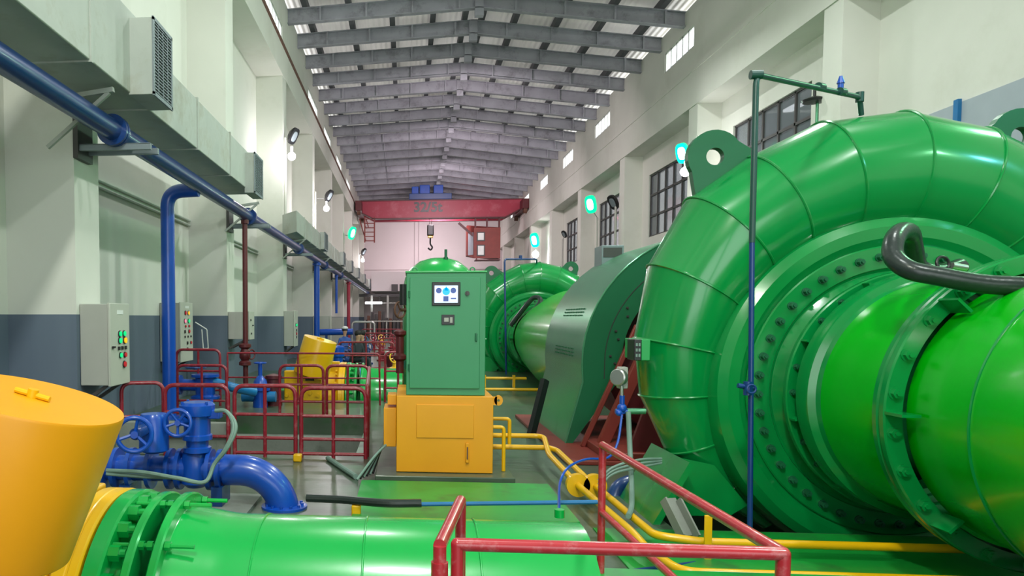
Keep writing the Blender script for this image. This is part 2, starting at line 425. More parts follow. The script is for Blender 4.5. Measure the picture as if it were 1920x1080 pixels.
# end wall and gallery front
struct(MB().box(RL, RR, YE, YE + 0.3, -0.3, RIDGE + 0.3).build('wall_back', 'end_wall', smooth=False))
m = MB()
for x in (0.75, 1.15, 2.3): m.box(x, x + 0.28, YE - 0.18, YE, 4.3, TOP + 0.4)
m.box(RL, RR, YE - 0.12, YE, 6.25, 6.45); m.box(RL, RR, YE - 0.12, YE, 5.3, 5.42)
struct(m.build('trim_%d' % k, 'end_wall', smooth=False)); k += 1
# roof: sheeting, ridge, rafters, purlins
m = MB()
t = 0.06
def roof_z(x): return (TOP + 0.68 + (RIDGE - TOP - 0.58) * (1 - (RX - x) / (RX - XL))) if x < RX else (TOP + 0.1 + (RIDGE - TOP) * (1 - (x - RX) / (XR + 0.1 - RX)))
x0, x1 = RL - 0.3, RR + 0.3
pts = [(x0, roof_z(x0)), (RX, roof_z(RX)), (x1, roof_z(x1))]
m.add([(p[0], y, p[1] + 0.30) for y in (Y0, YE + 0.3) for p in pts], [(0, 1, 4, 3), (1, 2, 5, 4)])
struct(m.build('ceiling', 'roof', smooth=False))
yy = 25.0 - 2.2 * 15; nraf = 0
while yy < YE - 0.5:
    m = MB()
    for (xa, xb) in ((XL - 0.1, RX), (RX, XR + 0.1)):
        za, zb = roof_z(xa), roof_z(xb)
        d = 0.47
        m.prism([(xa, yy - 0.01, za - d), (xb, yy - 0.01, zb - d), (xb, yy - 0.01, zb), (xa, yy - 0.01, za)], (0, 0.02, 0))
        for q in (d, 0.02):
            m.prism([(xa, yy - 0.11, za - q), (xb, yy - 0.11, zb - q), (xb, yy - 0.11, zb - q + 0.025), (xa, yy - 0.11, za - q + 0.025)], (0, 0.22, 0))
        for f in (0.18, 0.42, 0.66, 0.9):
            x = xa + (xb - xa) * f; z = roof_z(x); m.box(x - 0.03, x + 0.03, yy - 0.10, yy + 0.1, z - d, z)
    m.box(RX - 0.14, RX + 0.14, yy - 0.11, yy + 0.11, roof_z(RX) - 0.72, roof_z(RX))
    o = m.build('trim_%d' % k, 'steel', smooth=False); k += 1; struct(o)
    yy += 2.2
for i in range(-4, 5):
    if i == 0: xs = [RX - 0.3, RX + 0.3]
    else: xs = [RX + i * 1.42]
    for x in xs:
        z = roof_z(x)
        struct(MB().box(x - 0.09, x + 0.09, Y0, YE, z + 0.02, z + 0.27).build('trim_%d' % k, 'purlin', smooth=False)); k += 1
# crane rails
for x, z, mm in ((XL + 0.0, 10.15, 'rust'), (XR - 0.0, 9.15, 'wall')):
    m = MB(); m.box(x - 0.05, x + 0.05, Y0, YE, z, z + 0.13)
    struct(m.build('trim_%d' % k, mm, smooth=False)); k += 1

# windows
wn = 1
def window(axis_x, y0, y1, z0, z1, cols, rows, bar, inward, fm='frame', glass=True, gm='glass'):
    global wn
    o = MB(); x0, x1 = sorted((axis_x, axis_x + inward))
    for i in range(cols + 1):
        y = y0 + (y1 - y0) * i / cols; w = bar * (1.6 if i in (0, cols) else 1); o.box(x0, x1, max(y0, y - w / 2), min(y1, y + w / 2), z0, z1)
    for j in range(rows + 1):
        z = z0 + (z1 - z0) * j / rows; w = bar * (1.6 if j in (0, rows) else 1); o.box(x0, x1, y0, y1, max(z0, z - w / 2), min(z1, z + w / 2))
    f = o.build('window_%d' % wn, fm, smooth=False); struct(f)
    if glass:
        xm = (x0 + x1) / 2; MB().box(xm - 0.005, xm + 0.005, y0, y1, z0, z1).build('pane', gm, f, smooth=False)
    wn += 1
for y in RCW: window(XR + 0.09, y - 1.3, y + 1.3, 9.98, 10.66, 5, 1, 0.07, 0.05, 'white', False)
for y in LCW: window(XL - 0.09, y - 1.6, y + 1.6, 10.35, 10.95, 6, 1, 0.06, -0.05, 'white', False)
for a, b in BW: window(RR + 0.05, a, b, 4.8, 7.2, 5, 3, 0.07, 0.1)
# rooms behind the big right-hand windows (offices with a lamp each)
for a, b in BW[:2]:
    struct(MB().box(RR + 3.2, RR + 3.3, a - 1.5, b + 1.5, 4.0, 8.2).build('wall_office', 'board', smooth=False))
    struct(MB().box(RR + 0.3, RR + 3.3, a - 1.5, b + 1.5, 8.0, 8.1).build('ceiling_office', 'wall', smooth=False))
    struct(MB().box(RR + 0.3, RR + 3.3, a - 1.5, b + 1.5, 4.0, 4.1).build('floor_office', 'conc', smooth=False))
n = 0
for (x, y, z, w) in ((RR + 1.6, 20.2, 7.6, 'nearer of the two big windows'), (RR + 1.4, 22.6, 7.6, 'far end of the nearest big window')):
    o = MB().box(x, x + 0.25, y - 0.35, y + 0.35, z, z + 0.06).build('ceiling_lamp', 'tube')
    tag(o, 'lit strip lamp behind the %s' % ('nearest big right-wall window, towards its far end' if n else 'nearest big right-wall window, towards its near end'), 'lamp', 'office lamps behind glass'); n += 1
o = MB().box(RR - 0.05, RR, 6.0, 14.7, 2.6, 5.33).build('wall_panel', 'board', smooth=False)
tag(o, 'blue-grey board cladding on the right wall above the turbine', 'panel')
o = MB().box(RR - 0.11, RR - 0.05, 13.72, 13.83, 2.6, 5.38).build('cover_strip', 'cyanblue', smooth=False)
tag(o, 'bright blue vertical strip on the blue-grey wall board', 'strip')

# ================================================================== MAIN INLET TURBINE (spiral casing)
SC = (4.0, 1.1)       # casing axis in X, Z
ROUT = [(-40, 2.55), (0, 2.45), (59, 2.31), (84, 2.35), (102, 2.32), (118, 2.25), (133, 2.25), (148, 2.15), (170, 1.99), (183, 1.91), (200, 1.78), (217, 1.63), (238, 1.52)]
def rout(a):
    for (a0, r0), (a1, r1) in zip(ROUT, ROUT[1:]):
        if a0 <= a <= a1: return r0 + (r1 - r0) * (a - a0) / (a1 - a0)
    return ROUT[-1][1]
bolt_small = None
def bolt_mesh(name, r, h, m, y_axis=True):
    """hex bolt head with washer and stud end pointing to -Y"""
    b = MB(); b.cyl((0, 0, 0), (0, -h * 0.2, 0), r * 1.3, n=12); b.cyl((0, -h * 0.2, 0), (0, -h, 0), r, n=6); b.cyl((0, -h, 0), (0, -h * 1.35, 0), r * 0.5, n=8)
    o = b.build(name, m, smooth=False); return o
def turbine(YY, label, detail=True):
    cx, cz = SC; t = thing('turbine_casing', label, 'turbine', (cx, YY, 0), 'horizontal water turbines')
    # volute: mitred plate segments
    angs = [-24, -8, 8, 24, 40, 55, 70, 86, 102, 118, 133, 150, 168, 183, 200, 217, 236]
    n = 64; m = MB(); seams = MB()
    def sect(a, extra=0.0):
        ro = rout(a) + extra; ri = 1.26; rt = (ro - ri) / 2; rc = ri + rt; e = Vector((math.cos(math.radians(a)), 0, math.sin(math.radians(a))))
        c = Vector((cx, YY, cz)); return [c + e * (rc + (rt + extra * 0) * math.cos(2 * PI * i / n)) + Vector((0, -rt * math.sin(2 * PI * i / n), 0)) for i in range(n)], c + e * rc, rt
    for a0, a1 in zip(angs, angs[1:]):
        A, B = sect(a0)[0], sect(a1)[0]
        # split into two loops with tiny offset so each segment keeps a crease
        m.add(A + B, [(i, (i + 1) % n, n + (i + 1) % n, n + i) for i in range(n)])
    c0 = sect(angs[0]); low = [p + Vector((0.35, 0, -1.6)) for p in c0[0]]
    m.add(c0[0] + low, [(i, (i + 1) % n, n + (i + 1) % n, n + i) for i in range(n)])
    m.add(sect(angs[-1])[0], [list(range(n))])
    m.build('volute', 'green', t, angle=8.5)
    for a in angs[1:-1]:
        pts, _, _ = sect(a, 0.004); seams.tube(pts, 0.011, 6, closed=True)
    seams.build('weld_seam', 'green', t)
    # side cover facing the camera (stay ring, cover, stepped rings)
    ya = YY
    m = MB(); m.lathe((cx, ya, cz), (0, -1, 0), [(1.46, -0.35), (1.46, 0.12), (1.45, 0.30), (1.41, 0.40), (1.34, 0.44), (1.25, 0.435), (1.19, 0.40), (1.185, 0.36)], 96, caps=False)
    m.build('stay_ring', 'green', t, angle=25)
    m = MB(); m.lathe((cx, ya, cz), (0, -1, 0), [(1.19, 0.30), (1.19, 0.415), (1.18, 0.425), (1.01, 0.425), (1.0, 0.41), (0.98, 0.40), (0.90, 0.47), (0.84, 0.55), (0.84, 0.2)], 96, caps=False)
    m.build('turbine_cover', 'green', t, angle=25)
    if detail:
        b = bolt_mesh('cover_bolt', 0.026, 0.05, 'gcover_f'); b.parent = t; first = True
        N = 44
        for i in range(N):
            a = 2 * PI * i / N + 0.03; p = (cx + 1.10 * math.cos(a), ya - 0.425, cz + 1.10 * math.sin(a))
            if first: b.location = Vector(p) - t.location; first = False
            else: put(b, p, t, 'cover_bolt')
    # back side
    MB().lathe((cx, ya, cz), (0, 1, 0), [(1.40, 0.0), (1.40, 0.4), (1.3, 0.45), (0.5, 0.5), (0.0, 0.5)], 64, caps=False).build('rear_cover', 'green', t)
    # lifting lugs
    for (hx, hz, wl, wr) in ((2.67, 3.10, -1, 1), (5.12, 3.22, -1, 1)):
        ang = math.atan2(hz - cz, hx - cx)
        e = Vector((math.cos(ang), 0, math.sin(ang))); tt = Vector((-e.z, 0, e.x)); h = Vector((hx, YY - 0.04, hz))
        r = 0.23; outer = []; inner = []; N = 28
        for i in range(N):
            a = 2 * PI * i / N; d = e * math.cos(a) + tt * math.sin(a)
            if math.cos(a) >= -0.15: o_ = h + d * r
            else:
                s = math.sin(a); o_ = h - e * 0.52 + tt * (0.46 * (1 if s > 0 else -1) * min(1, abs(s) * 1.15))
            outer.append(o_); inner.append(h + d * 0.075)
        MB().annulus(outer, inner, (0, 0.08, 0)).build('lifting_lug', 'gcover_f', t, smooth=False)
    # foot
    m = MB()
    p = [(2.75, -0.0), (2.02, -0.0), (2.32, 0.50), (2.62, 0.44), (2.9, 0.1)]
    m.prism([(x, YY - 0.30, z) for x, z in p], (0, 0.04, 0)); m.prism([(2.02, YY - 0.62, 0.0), (2.30, YY - 0.62, 0.52), (2.34, YY - 0.62, 0.50), (2.08, YY - 0.62, 0.0)], (0, 0.95, 0))
    m.build('support_foot', 'green', t, smooth=False)
    # draft tube: small flange with bolts and ribs, lip, tube, big flange, second length
    m = MB(); m.lathe((cx, ya, cz), (0, -1, 0), [(0.80, 0.5), (0.97, 0.57), (0.97, 0.61), (0.96, 0.62), (0.88, 0.62), (0.87, 0.72), (0.86, 0.72)], 96, caps=False)
    m.build('draft_flange', 'green', t, angle=25)
    if detail:
        N = 28; rb = MB().box(-0.008, 0.008, -0.09, 0, -0.045, 0.045).build('rib', 'green', smooth=False); rb.parent = t
        b2 = bolt_mesh('flange_bolt', 0.02, 0.04, 'gcover_f'); b2.parent = t
        for i in range(N):
            a = 2 * PI * i / N
            p = Vector((cx + 0.92 * math.cos(a), ya - 0.62, cz + 0.92 * math.sin(a)))
            if i == 0: b2.location = p - t.location
            elif i % 3: put(b2, p, t, 'flange_bolt')
            else:
                c = put(rb, p, t, 'rib'); c.rotation_euler = (0, -a + PI / 2, 0)
        rb.location = Vector((cx + 0.92 * math.cos(0.1), ya - 0.62, cz + 0.92 * math.sin(0.1))) - t.location; rb.rotation_euler = (0, PI / 2 - 0.1, 0)
    m = MB(); m.lathe((cx, ya, cz), (0, -1, 0), [(0.87, 0.70), (0.945, 0.72), (0.955, 0.74), (0.955, 0.88), (0.95, 0.90), (0.90, 0.92), (0.885, 0.96)], 96, caps=False)
    m.build('tube_collar', 'green', t, angle=25)
    m = MB(); m.lathe((cx, ya, cz), (0, -1, 0), [(0.885, 0.92), (0.885, 1.86)], 96, caps=False)
    m.build('draft_tube', 'tubeg_lit', t)
    m = MB(); m.lathe((cx, ya, cz), (0, -1, 0), [(0.885, 1.78), (1.005, 1.79), (1.005, 1.83), (0.995, 1.84), (0.995, 1.86), (1.01, 1.87), (1.01, 1.91), (1.0, 1.92), (0.90, 1.92)], 96, caps=False)
    m.build('tube_flange', 'green', t, angle=25)
    if detail:
        N = 24; rb = MB().box(-0.009, 0.009, -0.17, 0, -0.055, 0.055).build('flange_rib', 'green', smooth=False); rb.parent = t
        b3 = bolt_mesh('flange_bolt', 0.033, 0.035, 'green'); b3.parent = t
        for i in range(N):
            a = 2 * PI * (i + 0.5) / N
            p = Vector((cx + 0.955 * math.cos(a), ya - 1.92, cz + 0.955 * math.sin(a)))
            if i == 0: b3.location = p - t.location
            else: put(b3, p, t, 'flange_bolt')
            if i % 3 == 0:
                a = 2 * PI * i / N; p = Vector((cx + 0.95 * math.cos(a), ya - 1.915, cz + 0.95 * math.sin(a)))
                if i == 0: rb.location = p - t.location; rb.rotation_euler = (0, PI / 2, 0)
                else:
                    c = put(rb, p, t, 'flange_rib'); c.rotation_euler = (0, -a + PI / 2, 0)
    m = MB(); prof = [(0.865, 1.90), (0.875, 2.1), (0.95, 2.55), (1.0, 3.0), (1.05, 3.6), (1.08, 4.3)] if YY < 10 else [(0.865, 1.90), (0.90, 2.3), (1.05, 3.6), (1.25, 6.0), (1.3, 9.5)]
    m.lathe((cx, ya, cz), (0, -1, 0), prof, 96, caps=False)
    m.build('draft_cone', 'tubeg_lit', t, angle=50)
    m = MB(); m.ring((cx, ya - 2.55, cz), (0, 1, 0), 0.952 if YY < 10 else 0.925, 0.009, 96, 6)
    if YY < 10: m.ring((cx, ya - 3.3, cz), (0, 1, 0), 1.027, 0.009, 96, 6)
    m.build('tube_weld', 'green', t)
    return t
tb = turbine(6.9, 'huge glossy green spiral turbine casing at the right, nearest the camera')
turbine(24.1, 'smaller-looking green spiral turbine casing far down the hall, right of the green cabinet')

# black hose looping over the top of the draft flange
m = MB(); pts = [PY(1800, 500, 5.7), PY(1760, 512, 5.6), PY(1722, 500, 5.6), PY(1712, 462, 5.5), PY(1706, 437, 5.4), PY(1690, 434, 5.25), PY(1676, 452, 5.1), PY(1676, 482, 5.0), PY(1705, 506, 4.9), PY(1760, 518, 4.85), PY(1840, 532, 4.8), PY(1925, 537, 4.75), PY(2060, 545, 4.7)]
m.tube(curve(pts, 7), 0.058, 16)
o = m.build('hose', 'rubber'); tag(o, 'thick black hose looping over the top of the big green draft tube', 'hose')
t = thing('hose_fitting', 'cluster of small steel valve fittings where the black hose meets the draft tube', 'fitting', PY(1775, 520, 5.3))
MB().cyl(PY(1765, 500, 5.4), PY(1765, 535, 5.4), 0.03).build('stem', 'hose', t)
m = MB(); m.ring(PY(1768, 494, 5.35), (0.2, -1, 0.2), 0.045, 0.01); m.build('handwheel', 'black', t)
MB().cyl(PY(1785, 498, 5.35), PY(1812, 503, 5.35), 0.022).build('nipple', 'chrome', t)

# instrument box, pressure gauge and hoses between casing and generator
t = thing('junction_box', 'small dark instrument box with green side on the left edge of the nearest turbine casing', 'box', PY(1193, 655, 6.55))
a = PY(1184, 636, 6.5); b = PY(1197, 675, 6.5)
MB().box(a.x, b.x, 6.42, 6.62, b.z, a.z).build('front', 'black', t, bevel=0.005)
MB().box(b.x, b.x + 0.07, 6.42, 6.9, b.z, a.z).build('side', 'green_in', t, bevel=0.005)
m = MB()
for i in range(3):
    for j in range(2): m.box(a.x + 0.012 + j * 0.022, a.x + 0.026 + j * 0.022, 6.412, 6.42, b.z + 0.03 + i * 0.045, b.z + 0.055 + i * 0.045)
m.build('terminal', 'hose', t)
t = thing('pressure_gauge', 'grey round gauge with blue valve on a stem left of the nearest turbine casing', 'gauge', PY(1167, 770, 6.7))
g = PY(1166, 708, 6.7)
MB().lathe(g + Vector((0, 0.03, 0)), (-0.8, -0.7, 0.05), [(0.0, 0), (0.07, 0.0), (0.075, 0.01), (0.075, 0.05), (0.065, 0.06), (0, 0.06)], 32).build('dial_case', 'chrome', t)
MB().box(g.x - 0.02, g.x + 0.06, g.y + 0.02, g.y + 0.1, g.z - 0.1, g.z + 0.09).build('mount', 'boxside', t, bevel=0.01)
MB().cyl(g - Vector((0, 0, 0.07)), PY(1166, 745, 6.7), 0.014).build('stem', 'chrome', t)
m = MB(); v = PY(1166, 765, 6.7); m.cyl(v + Vector((0, 0, 0.11)), v - Vector((0, 0, 0.05)), 0.022); m.cyl(v - Vector((0.055, 0, 0.03)), v + Vector((0.06, 0, -0.03)), 0.022); m.sphere(v, 0.042); m.sphere(v + Vector((-0.03, -0.02, -0.04)), 0.03)
m.build('valve', 'blue', t)
MB().cyl(PY(1176, 771, 6.7), PY(1210, 771, 6.7), 0.026).build('pipe_stub', 'gcover', t)
m = MB(); m.tube(curve([PY(1178, 772, 6.68), PY(1181, 840, 6.6), PY(1184, 900, 6.4), PY(1184, 950, 6.1), PY(1178, 968, 5.9)], 6), 0.022, 10)
o = m.build('conduit', 'hose'); tag(o, 'grey-green flexible conduit hanging down from the gauge beside the nearest turbine', 'conduit')
m = MB(); m.tube(curve([PY(1166, 778, 6.66), PY(1158, 830, 6.5), PY(1140, 858, 6.4), PY(1100, 861, 6.3), PY(1066, 876, 6.1), PY(1050, 905, 5.9), PY(1048, 955, 5.0)], 6), 0.010, 8)
o = m.build('cable', 'blue'); tag(o, 'thin blue cable running from the gauge down across the yellow pipes', 'cable')
m = MB()
for q in range(3):
    m.tube(curve([PY(1122, 915 - q * 7, 6.3), PY(1150, 888 - q * 6, 6.3), PY(1200, 876 - q * 7, 6.4), PY(1240, 868 - q * 4, 6.5)], 6), 0.011, 8)
o = m.build('hose_bundle', 'hose'); tag(o, 'bundle of grey-green hoses on the floor left of the turbine foot', 'hose')
m = MB(); m.tube(curve([PY(1150, 945, 7.3), PY(1165, 915, 7.4), PY(1200, 905, 7.5), PY(1235, 905, 7.5)], 6), 0.09, 16)
o = m.build('elbow_pipe', 'navy'); tag(o, 'dark blue elbow pipe at the floor behind the turbine foot', 'pipe')
m = MB(); a, b = PY(1255, 935, 5.95), PY(1290, 1005, 5.75)
m.beam(a, b, 0.10, 0.02); 
for s in (-0.055, 0.055): m.beam(a + Vector((s, -0.03, 0)), b + Vector((s, -0.03, 0)), 0.015, 0.08)
o = m.build('channel_steel', 'conc', smooth=False); tag(o, 'paint-spattered steel channel leaning on the green turbine foot', 'channel')

# blue riser pipe in front of the casing
t = thing('vent_pipe', 'tall thin pipe, blue below and dark green above, standing before the nearest turbine casing', 'pipe', (2.5, 5.7, 0))
a = PY(1405, 1045, 5.7); b = PY(1410, 455, 5.7); c = PY(1418, 140, 5.75); d = PY(1612, 182, 6.85); e = PY(1615, 216, 6.9)
a.z = max(a.z, 0.05)
MB().tube([PY(1130, 1079, 4.95), PY(1385, 1047, 5.6), a, b][2:], 0.019, 12).build('lower_pipe', 'navy', t)
MB().tube(fillet([b, c, d, e], 0.08), 0.021, 12).build('upper_pipe', 'vpipe', t)
for p, dr in ((c, (1, 0, 0)), (PY(1538, 163, 6.4), d - c), (PY(1578, 172, 6.6), d - c), (d, (0, 0, 1))):
    dr = Vector(dr).normalized(); MB().cyl(p - dr * 0.04, p + dr * 0.04, 0.032).build('coupling', 'vpipe', t)
p = PY(1576, 168, 6.6); m = MB(); m.cyl(p, p + Vector((0, 0, 0.07)), 0.022); m.cyl(p + Vector((0, 0, 0.05)), p + Vector((0, 0, 0.11)), 0.03, 0.012); m.build('air_valve', 'blue', t)
p = PY(1402, 728, 5.7); m = MB(); m.cyl(p - Vector((0.07, 0, -0.02)), p + Vector((0.05, 0, 0.0)), 0.018); m.cyl(p - Vector((0, 0, 0.05)), p + Vector((0, 0, 0.05)), 0.03); m.ring(p - Vector((0.0, 0.06, 0)), (0, 1, 0), 0.03, 0.008, 20); m.build('valve', 'navy', t)
m = MB(); m.tube(fillet([PY(1120, 1080, 4.85), PY(1385, 1046, 5.55), a], 0.1), 0.017, 10)
o = m.build('ground_pipe', 'navy'); tag(o, 'thin blue pipe lying on the floor below the red foreground rail', 'pipe')

# ================================================================== GENERATOR COVER between the turbines
def arch(cx, cz, r, y0, zb, flare, n=28, a0=-8, a1=188):
    pts = [(cx + r + flare, zb)]
    for i in range(n + 1):
        a = math.radians(a0 + (a1 - a0) * i / n); pts.append((cx + r * math.cos(a), cz + r * math.sin(a)))
    pts.append((cx - r - flare, zb)); return [Vector((x, y0, z)) for x, z in pts]
GY0, GY1 = 10.0, 12.6
t = thing('generator', 'arched sage-green generator cover standing behind the nearest turbine casing', 'generator', (4.0, 11.3, 0))
A = arch(4.0, 1.1, 1.72, GY0, 0.02, 0.2); B = [p + Vector((0, GY1 - GY0, 0)) for p in A]
m = MB(); n = len(A); m.add(A + B, [(i, i + 1, n + i + 1, n + i) for i in range(n - 1)]); m.build('cover_shell', 'gcover', t, angle=25)
I = arch(4.0, 1.1, 1.22, GY0, 0.02, 0.62)
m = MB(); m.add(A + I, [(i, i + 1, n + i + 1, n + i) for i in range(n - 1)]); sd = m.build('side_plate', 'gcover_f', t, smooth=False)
m = MB(); m.tube(arch(4.0, 1.1, 1.715, GY0 - 0.003, 0.03, 0.2), 0.012, 6); m.build('edge_bead', 'gcover', t)
m = MB(); m.tube(arch(4.0, 1.1, 1.43, GY0 - 0.004, 0.9, 0.0, a0=30, a1=175), 0.006, 6); m.build('panel_seam', 'dark', t)
# louvre holes of the shell: two groups of short slots on the left side
for (ac, cnt) in ((157, 5), (176, 6)):
    m = MB()
    for r_ in range(3):
        a = math.radians(ac + (r_ - 1) * 1.6)
        for j in range(12):
            y = 10.55 + j * 0.105; p = Vector((4.0 + 1.722 * math.cos(a), y, 1.1 + 1.722 * math.sin(a))); m.box(p.x - 0.006, p.x + 0.004, y - 0.025, y + 0.025, p.z - 0.009, p.z + 0.009)
    m.build('louvre_slot', 'gcover_f', t, smooth=False)
bb = bolt_mesh('plate_bolt', 0.014, 0.02, 'dark'); bb.parent = t; first = True
for ang in (120, 134, 148, 162, 176):
    for r in (1.36, 1.5)[::2] + (1.30,):
        a = math.radians(ang + (4 if r < 1.33 else 0)); p = Vector((4.0 + r * math.cos(a), GY0 - 0.003, 1.1 + r * math.sin(a)))
        if first: bb.location = p - t.location; first = False
        else: put(bb, p, t, 'plate_bolt')
MB().lathe((4.0, GY1 - 0.1, 1.1), (0, -1, 0), [(0.0, 0), (1.15, 0), (1.15, 1.4), (1.0, 1.5), (0, 1.5)], 48).build('stator', 'maroon', t)
o = MB().box(1.85, 6.2, 8.75, 12.9, 0.001, 0.05).build('bed_plate', 'redox', t, smooth=False, bevel=0.01)
t = thing('bearing_frame', 'dark red steel bearing frame between generator and nearest turbine casing', 'frame', (3.4, 9.0, 0))
m = MB(); m.prism([(2.55, 8.9, 0.05), (5.2, 8.9, 0.05), (4.6, 8.9, 2.0), (3.2, 8.9, 2.0)], (0, 0.06, 0)); m.build('plate', 'maroon', t, smooth=False)
m = MB(); m.beam((2.42, 9.55, 0.05), (3.35, 9.55, 2.25), 0.1, 0.14); m.build('brace', 'redox', t, bevel=0.01)
m = MB(); m.beam((2.25, 9.75, 0.05), (2.9, 9.75, 1.6), 0.06, 0.06); m.build('angle_bar', 'redox', t, bevel=0.01)
MB().box(2.3, 5.4, 8.8, 9.85, 0.05, 0.14).build('sole_plate', 'redox', t, bevel=0.01)
MB().cyl((4.0, 7.45, 1.1), (4.0, 10.2, 1.1), 0.35).build('shaft', 'maroon', t)
o = MB().beam(PY(985, 862, 10.6) + Vector((0, 0, .03)), PY(1022, 712, 10.9), 0.07, 0.12).build('prop_bar', 'black', smooth=False); tag(o, 'dark bar leaning against the left side of the sage-green generator cover', 'bar')
t = thing('end_duct', 'small grey box fitting on top of the generator cover', 'box', PY(1150, 475, 13.3))
a, b = PY(1122, 462, 12.3), PY(1163, 484, 12.3)
MB().box(a.x, b.x, 12.1, 12.55, b.z - 0.25, a.z).build('housing', 'grille', t, bevel=0.01)
MB().box(a.x + 0.03, b.x - 0.03, 12.09, 12.1, b.z, a.z - 0.04).build('front', 'frame', t)
# second generator beyond the far turbine
t = thing('generator', 'pale green generator top showing behind the far green turbine casing', 'generator', (4.0, 28.5, 0))
A = arch(4.0, 1.1, 1.95, 27.5, 0.02, 0.2); B = [p + Vector((0, 2.6, 0)) for p in A]
m = MB(); n = len(A); m.add(A + B, [(i, i + 1, n + i + 1, n + i) for i in range(n - 1)] + [list(range(n))]); m.build('cover_shell', 'gcover', t, angle=25)

# ================================================================== GOVERNOR CABINET on its oil tank
t = thing('control_cabinet', 'tall green metal control cabinet with a lit touch screen, on the yellow tank', 'cabinet', (0.41, 8.3, 0.87))
CB = [PY(762, 513, 7.95), PY(908, 742, 7.95)]
x0, x1, z0, z1 = 0.0, 0.83, 0.872, 2.17; yf = 7.98
MB().box(x0, x1, yf, yf + 0.55, z0, z1).build('body', 'cab', t, bevel=0.006)
MB().box(x0 - 0.012, x1 + 0.012, yf - 0.012, yf + 0.56, z1, z1 + 0.02).build('top_plate', 'penst', t, bevel=0.004)
dr = MB().box(x0 + 0.035, x1 - 0.06, yf - 0.022, yf - 0.002, z0 + 0.075, z1 - 0.05).build('door', 'cab', t, bevel=0.005)
for z in (z1 - 0.26, z0 + 0.26): MB().cyl((x0 + 0.03, yf - 0.02, z), (x0 + 0.03, yf - 0.02, z + 0.07), 0.011, n=10).build('hinge', 'gcover_f', dr)
m = MB(); hx, hz = x1 - 0.10, 1.49; m.box(hx - 0.012, hx + 0.012, yf - 0.04, yf - 0.022, hz - 0.045, hz + 0.045)
m.build('handle', 'gcover_f', dr, bevel=0.008)
a, b = PY(810, 529, yf - .03), PY(863, 573, yf - .03)
sc_ = MB().box(a.x, b.x, yf - 0.040, yf - 0.022, b.z, a.z).build('touch_panel', 'black', t, bevel=0.006)
w = b.x - a.x; h = a.z - b.z
MB().box(a.x + w * .09, b.x - w * .09, yf - 0.043, yf - 0.040, b.z + h * .12, a.z - h * .15).build('screen', 'screen', sc_, smooth=False)
m = MB()
for fx in (.24, .75): m.cyl((a.x + w * fx, yf - 0.0432, a.z - h * .36), (a.x + w * fx, yf - 0.0452, a.z - h * .36), h * .12, n=20)
m.box(a.x + w * .40, a.x + w * .58, yf - 0.0452, yf - 0.043, b.z + h * .18, b.z + h * .4); m.box(a.x + w * .66, a.x + w * .85, yf - 0.045, yf - 0.043, b.z + h * .27, b.z + h * .33)
m.build('screen_dial', 'scr_navy', sc_, smooth=False)
m = MB(); m.cyl((a.x + w * .5, yf - 0.0432, a.z - h * .40), (a.x + w * .5, yf - 0.0455, a.z - h * .40), h * .16, n=20); m.prism([(a.x + w * .43, yf - .0455, a.z - h * .36), (a.x + w * .57, yf - .0455, a.z - h * .36), (a.x + w * .5, yf - .0455, a.z - h * .17)], (0, 0.002, 0)); m.build('screen_icon', 'scr_blue', sc_, smooth=False)
a, b = PY(828, 590, yf - .03), PY(852, 609, yf - .03)
mt = MB().box(a.x, b.x, yf - 0.036, yf - 0.022, b.z, a.z).build('meter', 'black', t, bevel=0.003)
w = b.x - a.x; h = a.z - b.z; m = MB(); m.box(a.x + w * .2, a.x + w * .55, yf - 0.038, yf - 0.036, b.z + h * .3, b.z + h * .7); m.box(a.x + w * .65, a.x + w * .85, yf - 0.038, yf - 0.036, b.z + h * .2, b.z + h * .75); m.build('meter_display', 'boxside', mt, smooth=False)
p = PY(876, 550, yf - .02); m = MB(); m.cyl((p.x, yf - 0.022, p.z), (p.x, yf - 0.04, p.z), 0.024, n=20); m.box(p.x - 0.006, p.x + 0.006, yf - 0.055, yf - 0.04, p.z - 0.02, p.z + 0.02); m.build('key_switch', 'frame', t)
for x in (x0 + 0.09, x1 - 0.12):
    m = MB(); m.ring((x, yf + 0.25, z1 + 0.045), (0, 1, 0), 0.025, 0.007, 20); m.build('lifting_eye', 'cab', t)

t = thing('oil_tank', 'square orange-yellow oil tank carrying the green control cabinet', 'tank', (0.41, 8.3, 0))
x0, x1, z0, z1 = -0.10, 0.91, 0.06, 0.87; yf = 7.9
MB().box(x0, x1, yf, yf + 1.35, z0, z1).build('body', 'ytank', t, bevel=0.006)
a, b = PY(781, 758, yf), PY(888, 822, yf)
MB().box(a.x, b.x, yf - 0.012, yf, b.z, a.z).build('inspection_plate', 'ytank', t, bevel=0.004)
p = PY(876, 848, yf); m = MB(); m.box(p.x - 0.018, p.x + 0.018, yf - 0.03, yf, p.z - 0.11, p.z + 0.10); m.build('level_gauge', 'ytank', t, bevel=0.006)
MB().box(p.x - 0.007, p.x + 0.007, yf - 0.034, yf - 0.03, p.z - 0.07, p.z + 0.06).build('sight_glass', 'rust', t)
m = MB(); q = Vector((0.965, yf + 0.02, 0.83)); N = 20
m.annulus([q + Vector((math.cos(2 * PI * i / N) * 0.045, 0, math.sin(2 * PI * i / N) * 0.055)) for i in range(N)], [q + Vector((math.cos(2 * PI * i / N) * 0.014, 0, math.sin(2 * PI * i / N) * 0.014)) for i in range(N)], (0, 0.02, 0))
m.box(0.91, 0.95, yf + 0.02, yf + 0.04, 0.78, 0.87); m.build('lifting_eye', 'ytank', t)
MB().box(x0 - 0.14, x0 - 0.005, yf + 0.15, yf + 0.6, 0.30, 0.72).build('side_box', 'ytank', t, bevel=0.006)
